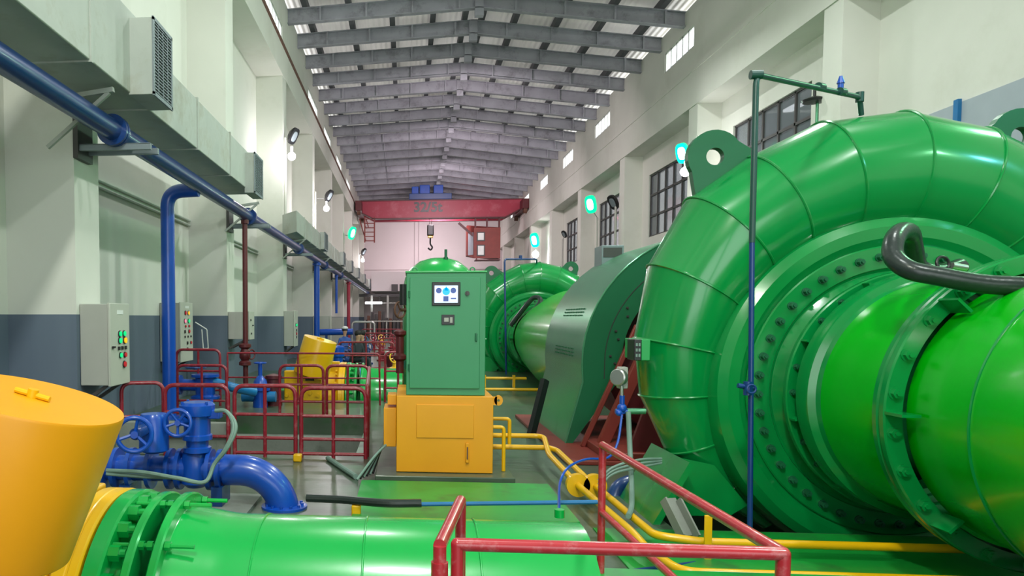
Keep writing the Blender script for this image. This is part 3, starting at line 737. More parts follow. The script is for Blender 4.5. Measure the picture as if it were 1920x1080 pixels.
MB().box(x0 - 0.10, x0 - 0.005, yf + 0.2, yf + 0.5, 0.75, 0.86).build('side_bracket', 'ytank', t, bevel=0.006)
o = MB().box(-0.32, 1.12, 7.72, 9.5, 0.0, 0.055).build('tank_plinth', 'floor', smooth=False, bevel=0.01); tag(o, 'low green-edged concrete plinth under the yellow oil tank', 'plinth')
t = thing('oil_pipe', 'small yellow pipes dropping from the right side of the oil tank', 'pipe', (0.95, 8.1, 0))
MB().tube(fillet([(0.91, 8.05, 0.53), (1.04, 8.05, 0.53), (1.04, 8.05, 0.06)], 0.04), 0.02, 12).build('front_drop', 'yellow', t)
MB().tube(fillet([(0.91, 8.35, 0.58), (1.14, 8.35, 0.58), (1.14, 8.35, 0.30)], 0.04), 0.02, 12).build('rear_drop', 'yellow', t)

# pressure vessel behind the cabinet with its valve
t = thing('pressure_vessel', 'bright green domed pressure vessel rising behind the control cabinet', 'tank', (0.42, 9.75, 0))
MB().lathe((0.42, 9.9, 0.5), (0, 0, 1), [(0.0, 0), (0.30, 0.03), (0.42, 0.10), (0.47, 0.22), (0.47, 1.55), (0.44, 1.72), (0.37, 1.84), (0.25, 1.93), (0.12, 1.97), (0, 1.98)], 64).build('shell', 'penst', t)
MB().lathe((0.42, 9.9, 0.0), (0, 0, 1), [(0.36, 0.0), (0.36, 0.6)], 40).build('skirt', 'penst', t)
m = MB(); m.cyl((0.50, 9.72, 2.3), (0.50, 9.72, 2.57), 0.018); m.cyl((0.50, 9.72, 2.44), (0.5, 9.72, 2.47), 0.03); m.build('vent_stem', 'gcover_f', t)
t = thing('hand_valve', 'dark red valve with a small black handwheel left of the control cabinet', 'valve', (-0.13, 9.6, 0.8))
vx = PY(750, 581, 9.4); m = MB(); m.ring(vx, (0.75, -0.65, 0), 0.10, 0.013, 28); 
for i in range(3):
    a = 2 * PI * i / 3; u = Vector((0.65, 0.75, 0)); m.tube([vx, vx + (u * math.cos(a) + Vector((0, 0, 1)) * math.sin(a)) * 0.1], 0.01, 6)
m.build('handwheel', 'rust', t)
MB().cyl(vx, vx + Vector((0.1, 0.1, 0)), 0.02).build('stem', 'rust', t)
m = MB(); p = PY(750, 630, 9.5); m.lathe(p + Vector((0.0, 0, 0.08)), (0, 0, -1), [(0.04, 0), (0.08, 0.02), (0.08, 0.06), (0.05, 0.09), (0.05, 0.3), (0.085, 0.33), (0.085, 0.37), (0.05, 0.4), (0.05, 0.55)], 20); m.build('body', 'maroon', t)
o = MB().cyl(PY(756, 533, 9.3), PY(756, 572, 9.3), 0.045).build('sensor', 'black'); tag(o, 'small black cylinder switch at the upper left edge of the control cabinet', 'switch')

# ================================================================== YELLOW PIPES on the right
t = thing('yellow_pipeline', 'pair of yellow pipes running from the oil tank towards the red foreground rail', 'pipe', (1.7, 7, 0))
A = [(0.93, 8.62, 0.22), (1.62, 8.62, 0.22), (1.70, 8.55, 0.2), (1.72, 7.2, 0.16), (1.80, 5.55, 0.12), (2.1, 5.45, 0.11), (3.9, 5.45, 0.11)]
B = [(0.93, 8.95, 0.26), (1.72, 8.95, 0.26), (1.84, 8.8, 0.2), (1.86, 7.2, 0.16), (1.95, 5.95, 0.15)]
p1 = [Vector(p) for p in A]; 
MB().tube(fillet(p1, 0.08, 5), 0.030, 14).build('front_pipe', 'yellow', t)
p2 = [Vector((0.93, 8.95, 0.30)), Vector((1.62, 8.95, 0.30)), Vector((1.56, 8.3, 0.2)), Vector((1.575, 6.9, 0.16)), Vector((1.62, 5.45, 0.16)), Vector((1.64, 5.2, 0.12)), Vector((1.72, 4.78, 0.11)), Vector((5.4, 4.78, 0.11))]
MB().tube(fillet(p2, 0.12, 6), 0.030, 14).build('rear_pipe', 'yellow', t)
for x in (1.725, 1.575):
    MB().cyl((x, 6.95, 0.16), (x, 7.02, 0.16), 0.105, n=28).build('flange', 'yellow', t)
for x, y in ((2.08, 5.37),):
    m = MB(); m.box(x, x + 0.05, y, y + 0.02, 0.0, 0.32); m.build('pipe_bracket', 'yellow', t, bevel=0.004)

# ================================================================== PENSTOCK with bolted flanges, valve body and counterweight
def penstock(dx, dy, label_p, label_v, label_c, detail):
    cy, cz = 4.0 + dy, -0.02
    t = thing('penstock', label_p, 'pipe', (0 + dx, cy, 0), 'penstocks across the floor')
    x1 = 0.93 + dx * 0
    MB().lathe((-1.2 + dx, cy, cz), (1, 0, 0), [(0.70, 0), (0.66, 0.05), (0.625, 0.28), (0.62, 0.35), (0.62, x1 + 1.2 - dx)], 80).build('pipe', 'penst', t, angle=20)
    m = MB()
    for x in (-0.72, -0.16, 0.42): m.ring((x + dx, cy, cz), (1, 0, 0), 0.622, 0.006, 64, 6)
    m.build('weld_seam', 'penst', t)
    for x, r in ((-1.20, 0.735), (-1.33, 0.735)):
        MB().lathe((x + dx, cy, cz), (1, 0, 0), [(0.5, 0), (r - .01, 0), (r, 0.008), (r, 0.04), (r - .01, 0.048), (0.5, 0.048)], 72, caps=False).build('thin_flange', 'penst', t, angle=25)
    MB().lathe((-1.52 + dx, cy, cz), (1, 0, 0), [(0.5, 0), (0.73, 0), (0.745, 0.01), (0.745, 0.085), (0.73, 0.095), (0.64, 0.1), (0.64, 0.22)], 72, caps=False).build('bolted_flange', 'penst', t, angle=25)
    b = MB(); b.cyl((0, 0, 0), (0.055, 0, 0), 0.042, n=6); b.cyl((0.055, 0, 0), (0.085, 0, 0), 0.022, n=10)
    b0 = b.build('bolt', 'penst', smooth=False); b0.parent = t; first = True
    N = 28
    for i in range(N):
        a = 2 * PI * i / N
        if math.sin(a) < -0.35: continue
        p = Vector((-1.425 + dx, cy + 0.69 * math.cos(a), cz + 0.69 * math.sin(a)))
        if first: b0.location = p - t.location; first = False
        else: put(b0, p, t, 'bolt')
    if detail:
        st = MB().cyl((0, 0, 0), (0.42, 0, 0), 0.012, n=8).build('tie_rod', 'penst'); st.parent = t; ff = True
        nt_ = MB().cyl((0, 0, 0), (0.03, 0, 0), 0.024, n=6).build('nut', 'penst', smooth=False); nt_.parent = t
        for i, a in enumerate((155, 125, 95, 190, 65)):
            a = math.radians(a); p = Vector((-1.42 + dx, cy + 0.70 * math.cos(a), cz + 0.70 * math.sin(a)))
            if ff: st.location = p - t.location; nt_.location = p + Vector((0.27, 0, 0)) - t.location; ff = False
            else: put(st, p, t, 'tie_rod'); put(nt_, p + Vector((0.27, 0, 0)), t, 'nut')
            put(nt_, p + Vector((0.18, 0, 0)), t, 'nut'); put(nt_, p + Vector((0.135, 0, 0)), t, 'nut')
    v = thing('butterfly_valve', label_v, 'valve', (-1.8 + dx, cy, 0), 'yellow butterfly valves')
    MB().lathe((-1.53 + dx, cy, cz), (-1, 0, 0), [(0.5, 0), (0.735, 0), (0.75, 0.01), (0.75, 0.05), (0.745, 0.055), (0.745, 0.065), (0.75, 0.07), (0.75, 0.13), (0.735, 0.14), (0.66, 0.15), (0.64, 0.2), (0.64, 0.45), (0.66, 0.5), (0.75, 0.51), (0.75, 0.6), (0.5, 0.6)], 72, caps=False).build('body', 'yellow', v, angle=25)
    m = MB(); m.box(-1.95 + dx, -1.72 + dx, cy - 0.25, cy + 0.25, 0.62, 0.72); m.box(-2.02 + dx, -1.66 + dx, cy - 0.3, cy - 0.2, 0.5, 0.76); m.build('boss', 'yellow', v, bevel=0.015)
    for i in range(16):
        a = math.radians(20 + i * 9.5); p = Vector((-1.70 + dx, cy - 0.69 * math.cos(a), cz + 0.69 * math.sin(a)))
        MB().cyl(p, p + Vector((-0.04, 0, 0)), 0.026, n=6).build('bolt', 'yellow', v, smooth=False)
    return t, v
penstock(-0.05, 0, 'big bright green penstock pipe crossing the foreground, with bolted flanges', 'yellow valve body bolted to the left end of the foreground penstock', '', True)
penstock(0.25, 12.1, 'green penstock pipe crossing the floor beyond the red railings', 'yellow valve body under the far tilted yellow counterweight', '', False)
def counterweight(cx, cy, cz, L, r0, r1, dirv, label, foot=None):
    """heavy can on the valve lever; cx,cy,cz is the centre of its top face, dirv points up along the can"""
    t = thing('counterweight', label, 'counterweight', (cx, cy, cz - 0.4), 'yellow counterweights')
    d = Vector(dirv).normalized(); top = Vector((cx, cy, cz)); bot = top - d * L
    MB().lathe(bot, d, [(0, 0), (r1 - .01, 0), (r1, 0.01), (r0, L - 0.012), (r0 - 0.004, L), (0, L)], 64).build('can', 'ytank' if foot else 'yellow', t, angle=30)
    u, v, _ = frame_of(d)
    m = MB(); c = top + d * 0.0; a = Vector((1, 0, 0)); a = (a - d * a.dot(d)).normalized()
    m.tube([c + a * 0.075 * s + d * (0.012 + 0.0 * s) for s in (-1, -.3, .3, 1)], 0.012, 8); m.cyl(c, c + d * 0.035, 0.022, n=12); m.build('lid_handle', 'yellow', t)
    m = MB(); m.beam(bot, bot - d * 0.12 + Vector((0.05, 0.35, -0.02)), 0.12, 0.05); m.build('lever_arm', 'yellow', t, bevel=0.01)
    return t
tc_ = PY(60, 745, 2.9)
counterweight(tc_.x, tc_.y, tc_.z, 0.65, 0.375, 0.30, (0.27, -0.0, 1.0), 'large tapered yellow counterweight can at the left edge, nearest the camera', True)
tc_ = PY(601, 636, 14.9)
counterweight(tc_.x, tc_.y, tc_.z, 0.75, 0.34, 0.36, (0.28, -0.06, 1.0), 'tilted yellow counterweight can beyond the red railings at mid distance')

# raised green strip beside the penstock and green-painted floor patches
o = MB().box(0.95, 3.0, 3.3, 4.28, 0.0, 0.29).build('concrete_ledge', 'gfloor', smooth=False, bevel=0.01); tag(o, 'green-painted ledge the right-hand red rail stands on', 'ledge')
def patch(x0, x1, y0, y1, m_, label, h=0.012, name='floor_plate'):
    o = MB().box(x0, x1, y0, y1, 0.0, h).build(name, m_, smooth=False); tag(o, label, 'floor plate')
patch(-0.45, 1.42, 6.2, 7.6, 'gfloor', 'green-painted floor plate in front of the yellow oil tank', 0.03)
patch(1.5, 6.5, 4.85, 6.1, 'gfloor', 'dark green floor strip between the yellow pipes and the turbine pit')
patch(-2.9, 0.9, 17.1, 22.0, 'gfloor', 'green-painted floor beyond the far penstock')
patch(-1.0, 0.9, 4.85, 5.5, 'gfloor', 'narrow green floor strip right behind the foreground penstock', 0.02)
m = MB(); m.tube(curve([PY(575, 940, 6.4), PY(640, 943, 6.35), PY(720, 950, 6.2), PY(790, 950, 6.2)], 5), 0.035, 10)
o = m.build('rubber_hose', 'rubber'); o.location.z += 0.03; tag(o, 'black hose lying behind the foreground penstock', 'hose')
m = MB(); m.tube([PY(788, 950, 6.2) + Vector((0, 0, .02)), PY(1120, 946, 6.15) + Vector((0, 0, .02))], 0.018, 10)
o = m.build('floor_cable', 'cyanblue'); tag(o, 'blue hose lying along the floor behind the foreground penstock', 'hose')
o = MB().cyl(PY(1049, 955, 4.6), PY(1049, 970, 4.6), 0.03).build('pipe_tap', 'penst'); tag(o, 'small green tap stub on top of the foreground penstock', 'tap')

# ================================================================== FOREGROUND RED RAIL
def tubes(name, m_, parent, paths, r, fil=0.0, label=None):
    for p in paths: MB().tube(fillet(p, fil, 6) if fil else p, r, 14).build(name, m_, parent)
t = thing('guard_rail', 'thick red tubular guard rail in the right foreground, chipped paint', 'railing', (1.1, 2.35, 0))
zt = 1.0; yr = 2.3; xa, xb = 0.16, 1.115
tubes('top_rail', 'redrail', t, [[(xa, yr, zt), (xb, yr, zt)]], 0.0205)
tubes('side_rail', 'redrail', t, [[(xb, yr, zt), (1.075, 4.19, zt)]], 0.0205)
tubes('mid_rail', 'redrail', t, [[(xb, yr, 0.63), (1.075, 4.19, 0.63)]], 0.0175)
tubes('post', 'redrail', t, [[(xa, yr, 0.0), (xa, yr, zt)], [(xb, yr, 0.0), (xb, yr, zt)]], 0.0205)
tubes('post', 'redrail', t, [[(1.075, 4.19, 0.29), (1.075, 4.19, zt)]], 0.0205)
for p in ((xa, yr, zt), (xb, yr, zt), (1.075, 4.19, zt)): MB().sphere(p, 0.0207, 12).build('elbow', 'redrail', t)
t = thing('guard_rail', 'short red rail piece beside the long foreground rail, running away from the camera', 'railing', (0.12, 2.5, 0))
tubes('top_rail', 'redrail', t, [[(0.105, 2.28, zt), (0.21, 2.86, zt)]], 0.0205)
tubes('post', 'redrail', t, [[(0.105, 2.28, 0.0), (0.105, 2.28, zt)], [(0.21, 2.86, 0.0), (0.21, 2.86, zt)]], 0.0205)
MB().cyl((0.105, 2.28, 0.86), (0.105, 2.28, 0.95), 0.026).build('sleeve', 'redrail', t)

# ================================================================== RED RAILINGS around the pits
def hoop(x0, y0, x1, y1, z0, h, label, mids=2, posts=1, r=0.026, rc=0.13, group='red railing panels'):
    t = thing('railing_panel', label, 'railing', ((x0 + x1) / 2, (y0 + y1) / 2, z0), group)
    a = Vector((x0, y0, 0)); b = Vector((x1, y1, 0)); Z = Vector((0, 0, 1))
    MB().tube(fillet([a + Z * z0, a + Z * (z0 + h), b + Z * (z0 + h), b + Z * z0], rc, 6), r, 12).build('hoop', 'red', t)
    for i in range(mids):
        z = z0 + h * ((0.60, 0.27, 0.06)[i] if mids == 3 else (0.62, 0.28)[i] if mids == 2 else 0.5); MB().tube([a + Z * z, b + Z * z], r * 0.8, 10).build('cross_rail', 'red', t)
    for i in range(posts):
        p = a.lerp(b, (i + 1) / (posts + 1)); MB().tube([p + Z * z0, p + Z * (z0 + h)], r * 0.9, 10).build('post', 'red', t)
    return t
hoop(-2.95, 8.9, -2.16, 8.9, 0, 0.87, 'red railing panel just behind the tall blue valve actuator', 2, 0)
hoop(-2.08, 8.9, -1.33, 8.9, 0, 0.87, 'middle red railing panel of the front row over the pit', 3)
hoop(-1.26, 8.9, -0.48, 8.9, 0, 0.85, 'right red railing panel of the front row over the pit', 3)
hoop(-3.62, 9.2, -3.12, 9.35, 0, 0.86, 'red railing panel at the far left under the big wall box', 1, 0)
hoop(-0.47, 9.05, -0.62, 12.6, 0, 0.86, 'red railing running back along the right edge of the pit', 3, 3)
hoop(-2.18, 12.75, -1.42, 12.75, 0, 0.87, 'red railing panel at the far pit edge, before the yellow valve', 2)
hoop(-1.36, 12.75, -0.64, 12.75, 0, 0.87, 'red railing panel at the far pit edge, next to its right corner', 2)
hoop(-4.0, 12.75, -3.12, 12.75, 0, 0.86, 'red railing panel around the blue pump by the wall', 2)
hoop(-4.4, 14.0, -3.55, 14.0, 0, 1.08, 'tall red railing panel behind the blue pump, below the second wall box', 2)
t = thing('handrail', 'long straight red handrail crossing behind the pits', 'railing', (-1.5, 14.6, 0))
tubes('top_rail', 'red', t, [fillet([(-3.5, 14.4, 1.0), (-0.52, 14.4, 1.0), (-0.50, 14.4, 0.0)], 0.08)], 0.019)
tubes('mid_rail', 'red', t, [[(-3.5, 14.4, 0.52), (-0.5, 14.4, 0.52)]], 0.016)
tubes('post', 'red', t, [[(-2.1, 14.4, 0), (-2.1, 14.4, 1.0)], [(-3.5, 14.4, 0), (-3.5, 14.4, 1.0)]], 0.019)
for i, (x0, x1, y, wh) in enumerate(((-0.42, 0.1, 15.0, 'left of the control cabinet'), (-1.9, -0.35, 21.0, 'in front of the seated people'), (-0.9, 0.2, 25.0, 'just beyond the seated people'), (-2.2, -0.6, 33.0, 'far down the hall, before the dark machines'), (-0.5, 1.2, 36.0, 'far down the hall, right of the dark machines'), (-2.6, 0.8, 44.0, 'farthest in the hall'))):
    hoop(x0, y, x1, y, 0, 1.0, 'small red railing ' + wh, 2, 3 if x1 - x0 > 1.2 else 1)
# pit lips and lower concrete steps
o = MB().box(-3.28, -0.64, 12.2, 12.69, -0.75, -0.32).build('concrete_step', 'conc', smooth=False); tag(o, 'pale concrete step inside the railed pit', 'step')
o = MB().box(-3.28, -0.64, 12.0, 12.69, -1.2, -0.80).build('concrete_step', 'conc', smooth=False); tag(o, 'lower concrete step deep inside the railed pit', 'step')

# ================================================================== LEFT WALL: air duct, pipes, boxes
def duct_run(name, y0, y1, xf, xb, z0, z1, label, taper=None):
    t = thing(name, label, 'duct', ((xf + xb) / 2, (y0 + y1) / 2, z0), 'air duct sections')
    if taper:
        m = MB(); a = taper
        V = [(xb, y0 + a, z0), (xb, y0 + a, z1), (xf, y0, z1), (xf, y0, z0), (xb, y1, z0), (xb, y1, z1), (xf, y1, z1), (xf, y1, z0)]
        m.add(V, [(0, 3, 2, 1), (4, 5, 6, 7), (0, 1, 5, 4), (1, 2, 6, 5), (2, 3, 7, 6), (3, 0, 4, 7)])
    else: m = MB().box(xb, xf, y0, y1, z0, z1)
    m.build('body', 'duct', t, bevel=0.012)
    n = max(1, int((y1 - y0) / 1.6))
    for i in range(1, n):
        y = y0 + (y1 - y0) * i / n
        m = MB(); w = 0.018; m.box(xb - w, xf + w, y - 0.02, y + 0.02, z0 - w, z1 + w); m.build('joint_band', 'duct', t, smooth=False)
    return t
def register(t, xf, xo, y0, y1, z0, z1):
    MB().box(xf - 0.02, xo, y0, y1, z0, z1).build('outlet_neck', 'duct', t, bevel=0.006)
    g = MB(); w = 0.03
    g.box(xo, xo + 0.02, y0 - 0.01, y1 + 0.01, z0 - 0.01, z0 + w); g.box(xo, xo + 0.02, y0 - 0.01, y1 + 0.01, z1 - w, z1 + 0.01)
    g.box(xo, xo + 0.02, y0 - 0.01, y0 + w, z0, z1); g.box(xo, xo + 0.02, y1 - w, y1 + 0.01, z0, z1)
    gf = g.build('grille', 'grille', t, smooth=False)
    MB().box(xo, xo + 0.004, y0, y1, z0, z1).build('grille_back', 'black', gf, smooth=False)
    m = MB(); n = 22
    for i in range(n):
        z = z0 + w + (z1 - z0 - 2 * w) * (i + 0.5) / n; m.box(xo + 0.004, xo + 0.016, y0 + w, y1 - w, z - 0.005, z + 0.005)
    for j in range(1, 4):
        y = y0 + (y1 - y0) * j / 4; m.box(xo + 0.004, xo + 0.018, y - 0.004, y + 0.004, z0 + w, z1 - w)
    m.build('louvres', 'grille', gf, smooth=False)
t = duct_run('air_duct', -3.0, 8.9, -3.1, -3.75, 4.22, 5.14, 'deep rectangular grey air duct overhead at the upper left, ending in a big grille')
register(t, -3.1, -2.84, 8.26, 8.92, 4.20, 5.05)
t = duct_run('air_duct', 8.9, 15.1, -3.1, -3.75, 4.20, 4.93, 'second length of grey air duct, water-stained, behind the first big grille')
register(t, -3.1, -2.93, 14.3, 15.1, 4.10, 4.87)
t = duct_run('air_duct', 21.6, 69.0, -3.18, -3.75, 4.18, 4.80, 'long grey air duct along the far half of the left wall with many grilles', 0.9)
for y in (27.6, 36.0, 41.5, 47.5, 54.5, 62.0): register(t, -3.18, -3.03, y, y + 1.1, 4.22, 4.85)
for i, (y, w) in enumerate(((7.9, 'nearest'), (15.9, 'second'), (23.4, 'third'), (30.9, 'fourth'), (38.4, 'fifth'))):
    m = MB(); m.beam((XL, y, 4.05), (-3.15, y, 4.15), 0.05, 0.05); m.beam((XL, y, 3.55), (-3.2, y, 4.12), 0.04, 0.04)
    o = m.build('duct_bracket', 'duct', smooth=False); tag(o, '%s angle bracket carrying the air duct on the left wall' % w, 'bracket', 'duct brackets')

PX, PZ = -3.4, 3.87
t = thing('main_pipe', 'long blue pipe running the length of the left wall below the duct', 'pipe', (PX, 30, PZ))
MB().tube([(PX, -3, PZ), (PX, 31, PZ), (PX, 68, PZ)], 0.12, 24).build('pipe', 'navy', t)
for y in (8.45, 15.9, 23.4, 30.9, 38.4): MB().cyl((PX, y, PZ), (PX, y + 0.05, PZ), 0.18, n=28).build('flange', 'navy', t); MB().cyl((PX, y + 0.07, PZ), (PX, y + 0.12, PZ), 0.18, n=28).build('flange', 'navy', t)
for i, w in enumerate(('nearest', 'second', 'third', 'fourth', 'fifth')):
    y = YC + BAY * i
    s = thing('pipe_support', 'steel support arm under the blue pipe on the %s left column' % w, 'bracket', (-3.6, y, 3.6), 'pipe supports on the left columns')
    m = MB(); m.box(XL - 0.02, -2.98, y + 0.02, y + 0.07, PZ - 0.21, PZ - 0.14); m.box(XL - 0.02, -2.98, y + 0.02, y + 0.12, PZ - 0.145, PZ - 0.135); m.build('arm', 'grille', s, smooth=False)
    m = MB(); m.box(XL - 0.02, -2.98, y + 0.28, y + 0.33, PZ - 0.21, PZ - 0.14); m.build('rear_arm', 'grille', s, smooth=False)
    MB().box(XL, XL + 0.06, y - 0.02, y + 0.4, PZ - 0.30, PZ + 0.30).build('shadow_plate', 'frame', s, smooth=False)  # dark plate stands in for the shadow on the column
    MB().tube([(PX + 0.115 * math.cos(a), y + 0.2, PZ + 0.115 * math.sin(a)) for a in [PI * k / 10 for k in range(11)]], 0.008, 6).build('u_bolt', 'chrome', s)
t = thing('branch_pipe', 'bright blue pipe elbowing down from the main pipe beside the second wall box', 'pipe', (-3.95, 12.1, 0))
MB().tube(fillet([(PX - 0.02, 12.15, PZ - 0.07), (-3.95, 12.15, PZ - 0.09), (-3.95, 12.15, 0.0)], 0.26, 10), 0.115, 18).build('pipe', 'blue', t)
MB().cyl((-3.95, 12.15, 0.0), (-3.95, 12.15, 0.05), 0.17).build('base_flange', 'blue', t)
def down_pipe(y, ztop, zb, r, m_, label):
    t = thing('down_pipe', label, 'pipe', (PX, y, zb), 'vertical pipes along the left wall')
    MB().cyl((PX, y, zb), (PX, y, PZ - 0.08), r).build('pipe', m_, t)
    MB().cyl((PX, y, PZ - 0.2), (PX, y, PZ - 0.12), r * 1.5).build('collar', m_, t); return t
t = down_pipe(15.6, PZ, 0.0, 0.055, 'maroon', 'dark red pipe dropping from the blue main to the wall box with the red valve')
m = MB(); m.lathe((PX, 15.55, 1.15), (0, 0, -1), [(0.06, 0), (0.13, 0.02), (0.13, 0.08), (0.08, 0.12), (0.12, 0.22), (0.12, 0.3), (0.08, 0.36), (0.13, 0.4), (0.13, 0.46), (0.06, 0.48)], 24); m.ring((PX + 0.16, 15.45, 0.92), (1, -0.6, 0), 0.1, 0.015, 24); m.build('valve', 'maroon', t)
down_pipe(28.3, PZ, 0.0, 0.11, 'blue', 'thick bright blue pipe dropping down the left wall at mid distance')
down_pipe(36.3, PZ, 1.9, 0.06, 'blue', 'thin blue pipe dropping from the main pipe, beyond the thick blue one')
down_pipe(44.0, PZ, 0.0, 0.10, 'crane', 'bright red pipe dropping from the far end of the blue main')

def wall_box(x0, x1, y0, y1, z0, z1, label, lamps, side='box', stand=True):
    t = thing('control_box', label, 'control box', ((x0 + x1) / 2, (y0 + y1) / 2, z0))
    MB().box(x0, x1, y0, y1, z0, z1).build('body', 'boxside', t, bevel=0.008)
    d = MB().box(x1, x1 + 0.035, y0 - 0.012, y1 + 0.012, z0 - 0.012, z1 + 0.012).build('door', 'box', t, bevel=0.008)
    X = x1 + 0.035; W_ = y1 - y0; H_ = z1 - z0
    for fy, fz, m_, r in lamps:
        p = Vector((X, y0 + W_ * fy, z0 + H_ * fz))
        if m_ == 'plate': MB().box(X, X + 0.004, p.y - W_ * .16, p.y + W_ * .16, p.z - 0.025, p.z + 0.025).build('name_plate', 'white', d, smooth=False)
        elif m_ == 'handle': MB().box(X, X + 0.03, p.y - 0.03, p.y + 0.03, p.z - 0.012, p.z + 0.012).build('handle', 'black', d, bevel=0.004)
        elif m_ == 'black': MB().box(X, X + 0.02, p.y - r, p.y + r, p.z - r, p.z + r).build('switch', 'black', d, bevel=0.004)
        else:
            c = MB().cyl(p, p + Vector((0.012, 0, 0)), r * 1.35, n=16).build('lamp', 'black', d); MB().cyl(p + Vector((0.012, 0, 0)), p + Vector((0.028, 0, 0)), r, n=16).build('lens', m_, c)
    if stand:
        for yy_ in (y0 + 0.08, y1 - 0.08): MB().beam((x0 + 0.01, yy_, z0 - 0.2), (x1 - 0.05, yy_, z0 - 0.005), 0.04, 0.04).build('bracket', 'frame', t, smooth=False)
    return t
L1 = [(.5, .90, 'plate', 0), (.10, .47, 'handle', 0)] + [(.45, .63, 'led_g', .03), (.68, .63, 'led_g', .03), (.45, .545, 'led_g', .032), (.72, .545, 'led_y', .034), (.40, .45, 'black', .022), (.58, .45, 'black', .022), (.76, .45, 'black', .022), (.48, .36, 'led_g', .028), (.72, .36, 'led_r', .028), (.68, .24, 'led_r', .034)]
wall_box(-3.895, -3.55, 8.62, 9.22, 0.88, 1.86, 'largest beige control box, nearest on the left wall, with green and amber lamps', L1)
L2 = [(.5, .93, 'plate', 0), (.35, .83, 'led_r', .035), (.6, .83, 'led_y', .035), (.3, .69, 'led_p', .035), (.62, .69, 'led_g', .035), (.35, .6, 'led_r', .02), (.65, .6, 'led_r', .02), (.3, .51, 'black', .03), (.65, .51, 'led_r', .03), (.3, .42, 'black', .02), (.55, .42, 'black', .02), (.8, .42, 'black', .02), (.5, .31, 'black', .03), (.8, .31, 'led_r', .025), (.5, .21, 'black', .025)]
t = wall_box(-4.745, -4.36, 14.05, 14.85, 0.84, 1.98, 'beige control box with green-lit side, half hidden behind the blue branch pipe', L2)
MB().tube(fillet([(-4.3, 14.95, 1.6), (-4.1, 15.1, 1.45), (-4.1, 15.2, 1.05), (-4.18, 15.1, 1.05), (-4.18, 15.0, 1.45)], 0.03), 0.012, 6).build('cord', 'white', t)
wall_box(-3.895, -3.45, 16.1, 16.6, 1.22, 1.82, 'small square beige box on the second left column, beside the dark red pipe', [(.2, .7, 'black', .02), (.6, .5, 'handle', 0), (.3, .2, 'black', .02)])
wall_box(-3.895, -3.58, 23.6, 24.3, 0.78, 1.9, 'narrow beige control box on the third left column with a cable loop on top', [(.3, .6, 'led_g', .04), (.6, .6, 'led_g', .04), (.5, .45, 'black', .04), (.5, .35, 'led_r', .04), (.5, .25, 'black', .04)])
wall_box(-3.895, -3.2, 31.1, 31.7, 0.62, 1.76, 'pinkish box on the fourth left column behind the thick blue pipe', [(.5, .5, 'handle', 0)])
wall_box(-3.895, -3.3, 38.6, 39.2, 0.3, 1.7, 'green-grey cabinet by the fifth left column, far down the hall', [(.5, .5, 'handle', 0)])
o = MB().cyl((RL, 15.65, 1.87), (RL + 0.05, 15.65, 1.87), 0.05).build('alarm_bell', 'red'); tag(o, 'small red disc on the left wall between the second box and the dark red pipe', 'alarm')
o = MB().box(RL, RL + 0.05, 16.2 - 0.35, 16.2 - 0.28, 1.72, 1.86).build('hook', 'black'); 
tag(o, 'tiny black hook on the left wall just above the dado, before the second column', 'hook')

# ------------------------------------------------------------------ flood lamps
def flood(px, py, Y, facing, lit, label, pole_x, pole_z0, pole_z1, power=0, bulb=None, psize=1.0, pc='box'):
    p = PY(px, py, Y); t = thing('flood_lamp', label, 'lamp', p, 'flood lamps on the hall columns')
    MB().cyl((pole_x, Y, pole_z0), (pole_x, Y, pole_z1), 0.045).build('pole', pc, t)
    d = Vector(facing).normalized(); u, v, _ = frame_of(d)
    if abs(u.z) > abs(v.z): u, v = v, u
    s = psize; w_, h_ = 0.17 * s, 0.27 * s; NN = 20
    def loop(q, k, e=0.7):
        o_ = []
        for i in range(NN):
            a = 2 * PI * i / NN; ca, sa = math.cos(a), math.sin(a)
            o_.append(q + u * w_ * k * math.copysign(abs(ca) ** e, ca) + v * h_ * k * math.copysign(abs(sa) ** e, sa))
        return o_
    def loft(l0, l1, l2):
        b_ = MB(); b_.add(l0 + l1 + l2, [(i, (i + 1) % NN, NN + (i + 1) % NN, NN + i) for i in range(NN)] + [(NN + i, NN + (i + 1) % NN, 2 * NN + (i + 1) % NN, 2 * NN + i) for i in range(NN)] + [list(range(NN))[::-1], list(range(2 * NN, 3 * NN))]); return b_
    c = p
    loft(loop(c - d * 0.16 * s, 0.45), loop(c - d * 0.03 * s, 1.0), loop(c + d * 0.05 * s, 1.0)).build('housing', 'ggreen' if lit == 'g' else 'black', t)
    q = c + d * 0.05 * s
    loft(loop(q, 0.62), loop(q + d * .006, 0.62), loop(q + d * 0.014, 0.58)).build('lens', 'gbulb' if lit == 'g' else 'grille', t, smooth=False)
    MB().tube([(pole_x, Y, min(pole_z1, p.z - 0.1)), tuple(p - d * 0.08 - Vector((0, 0, 0.15 * s)))], 0.022, 8).build('arm', 'chrome', t)
    if lit == 'g' and power:
        spot('flood_light', p + d * 0.35, p + d * 4 - Vector((0, 0, 1.6)), power, GRN, 130, 0.2)
    if bulb:
        b = PY(bulb[0], bulb[1], Y - 0.1); MB().sphere(b, 0.13 * s, 16).build('bulb', 'bulb', t); MB().cyl(b + Vector((0, 0, 0.1)), b + Vector((0, 0, 0.3)), 0.045).build('socket', 'white', t)
        l = bpy.data.lights.new('bulb_light', 'POINT'); l.energy = bulb[2]; l.color = (1.0, 0.93, 0.98); l.shadow_soft_size = 0.2
        lo = bpy.data.objects.new('bulb_light', l); COL.objects.link(lo); lo.location = b + Vector((0.25 if b.x < 0 else -0.25, -0.3, -0.1))
flood(550, 255, 23.75, (0.8, -0.45, -0.55), 'k', 'black flood lamp with a lit white bulb below, nearest on the left columns', XL + 0.04, 4.6, 7.4, bulb=(547, 293, 160))
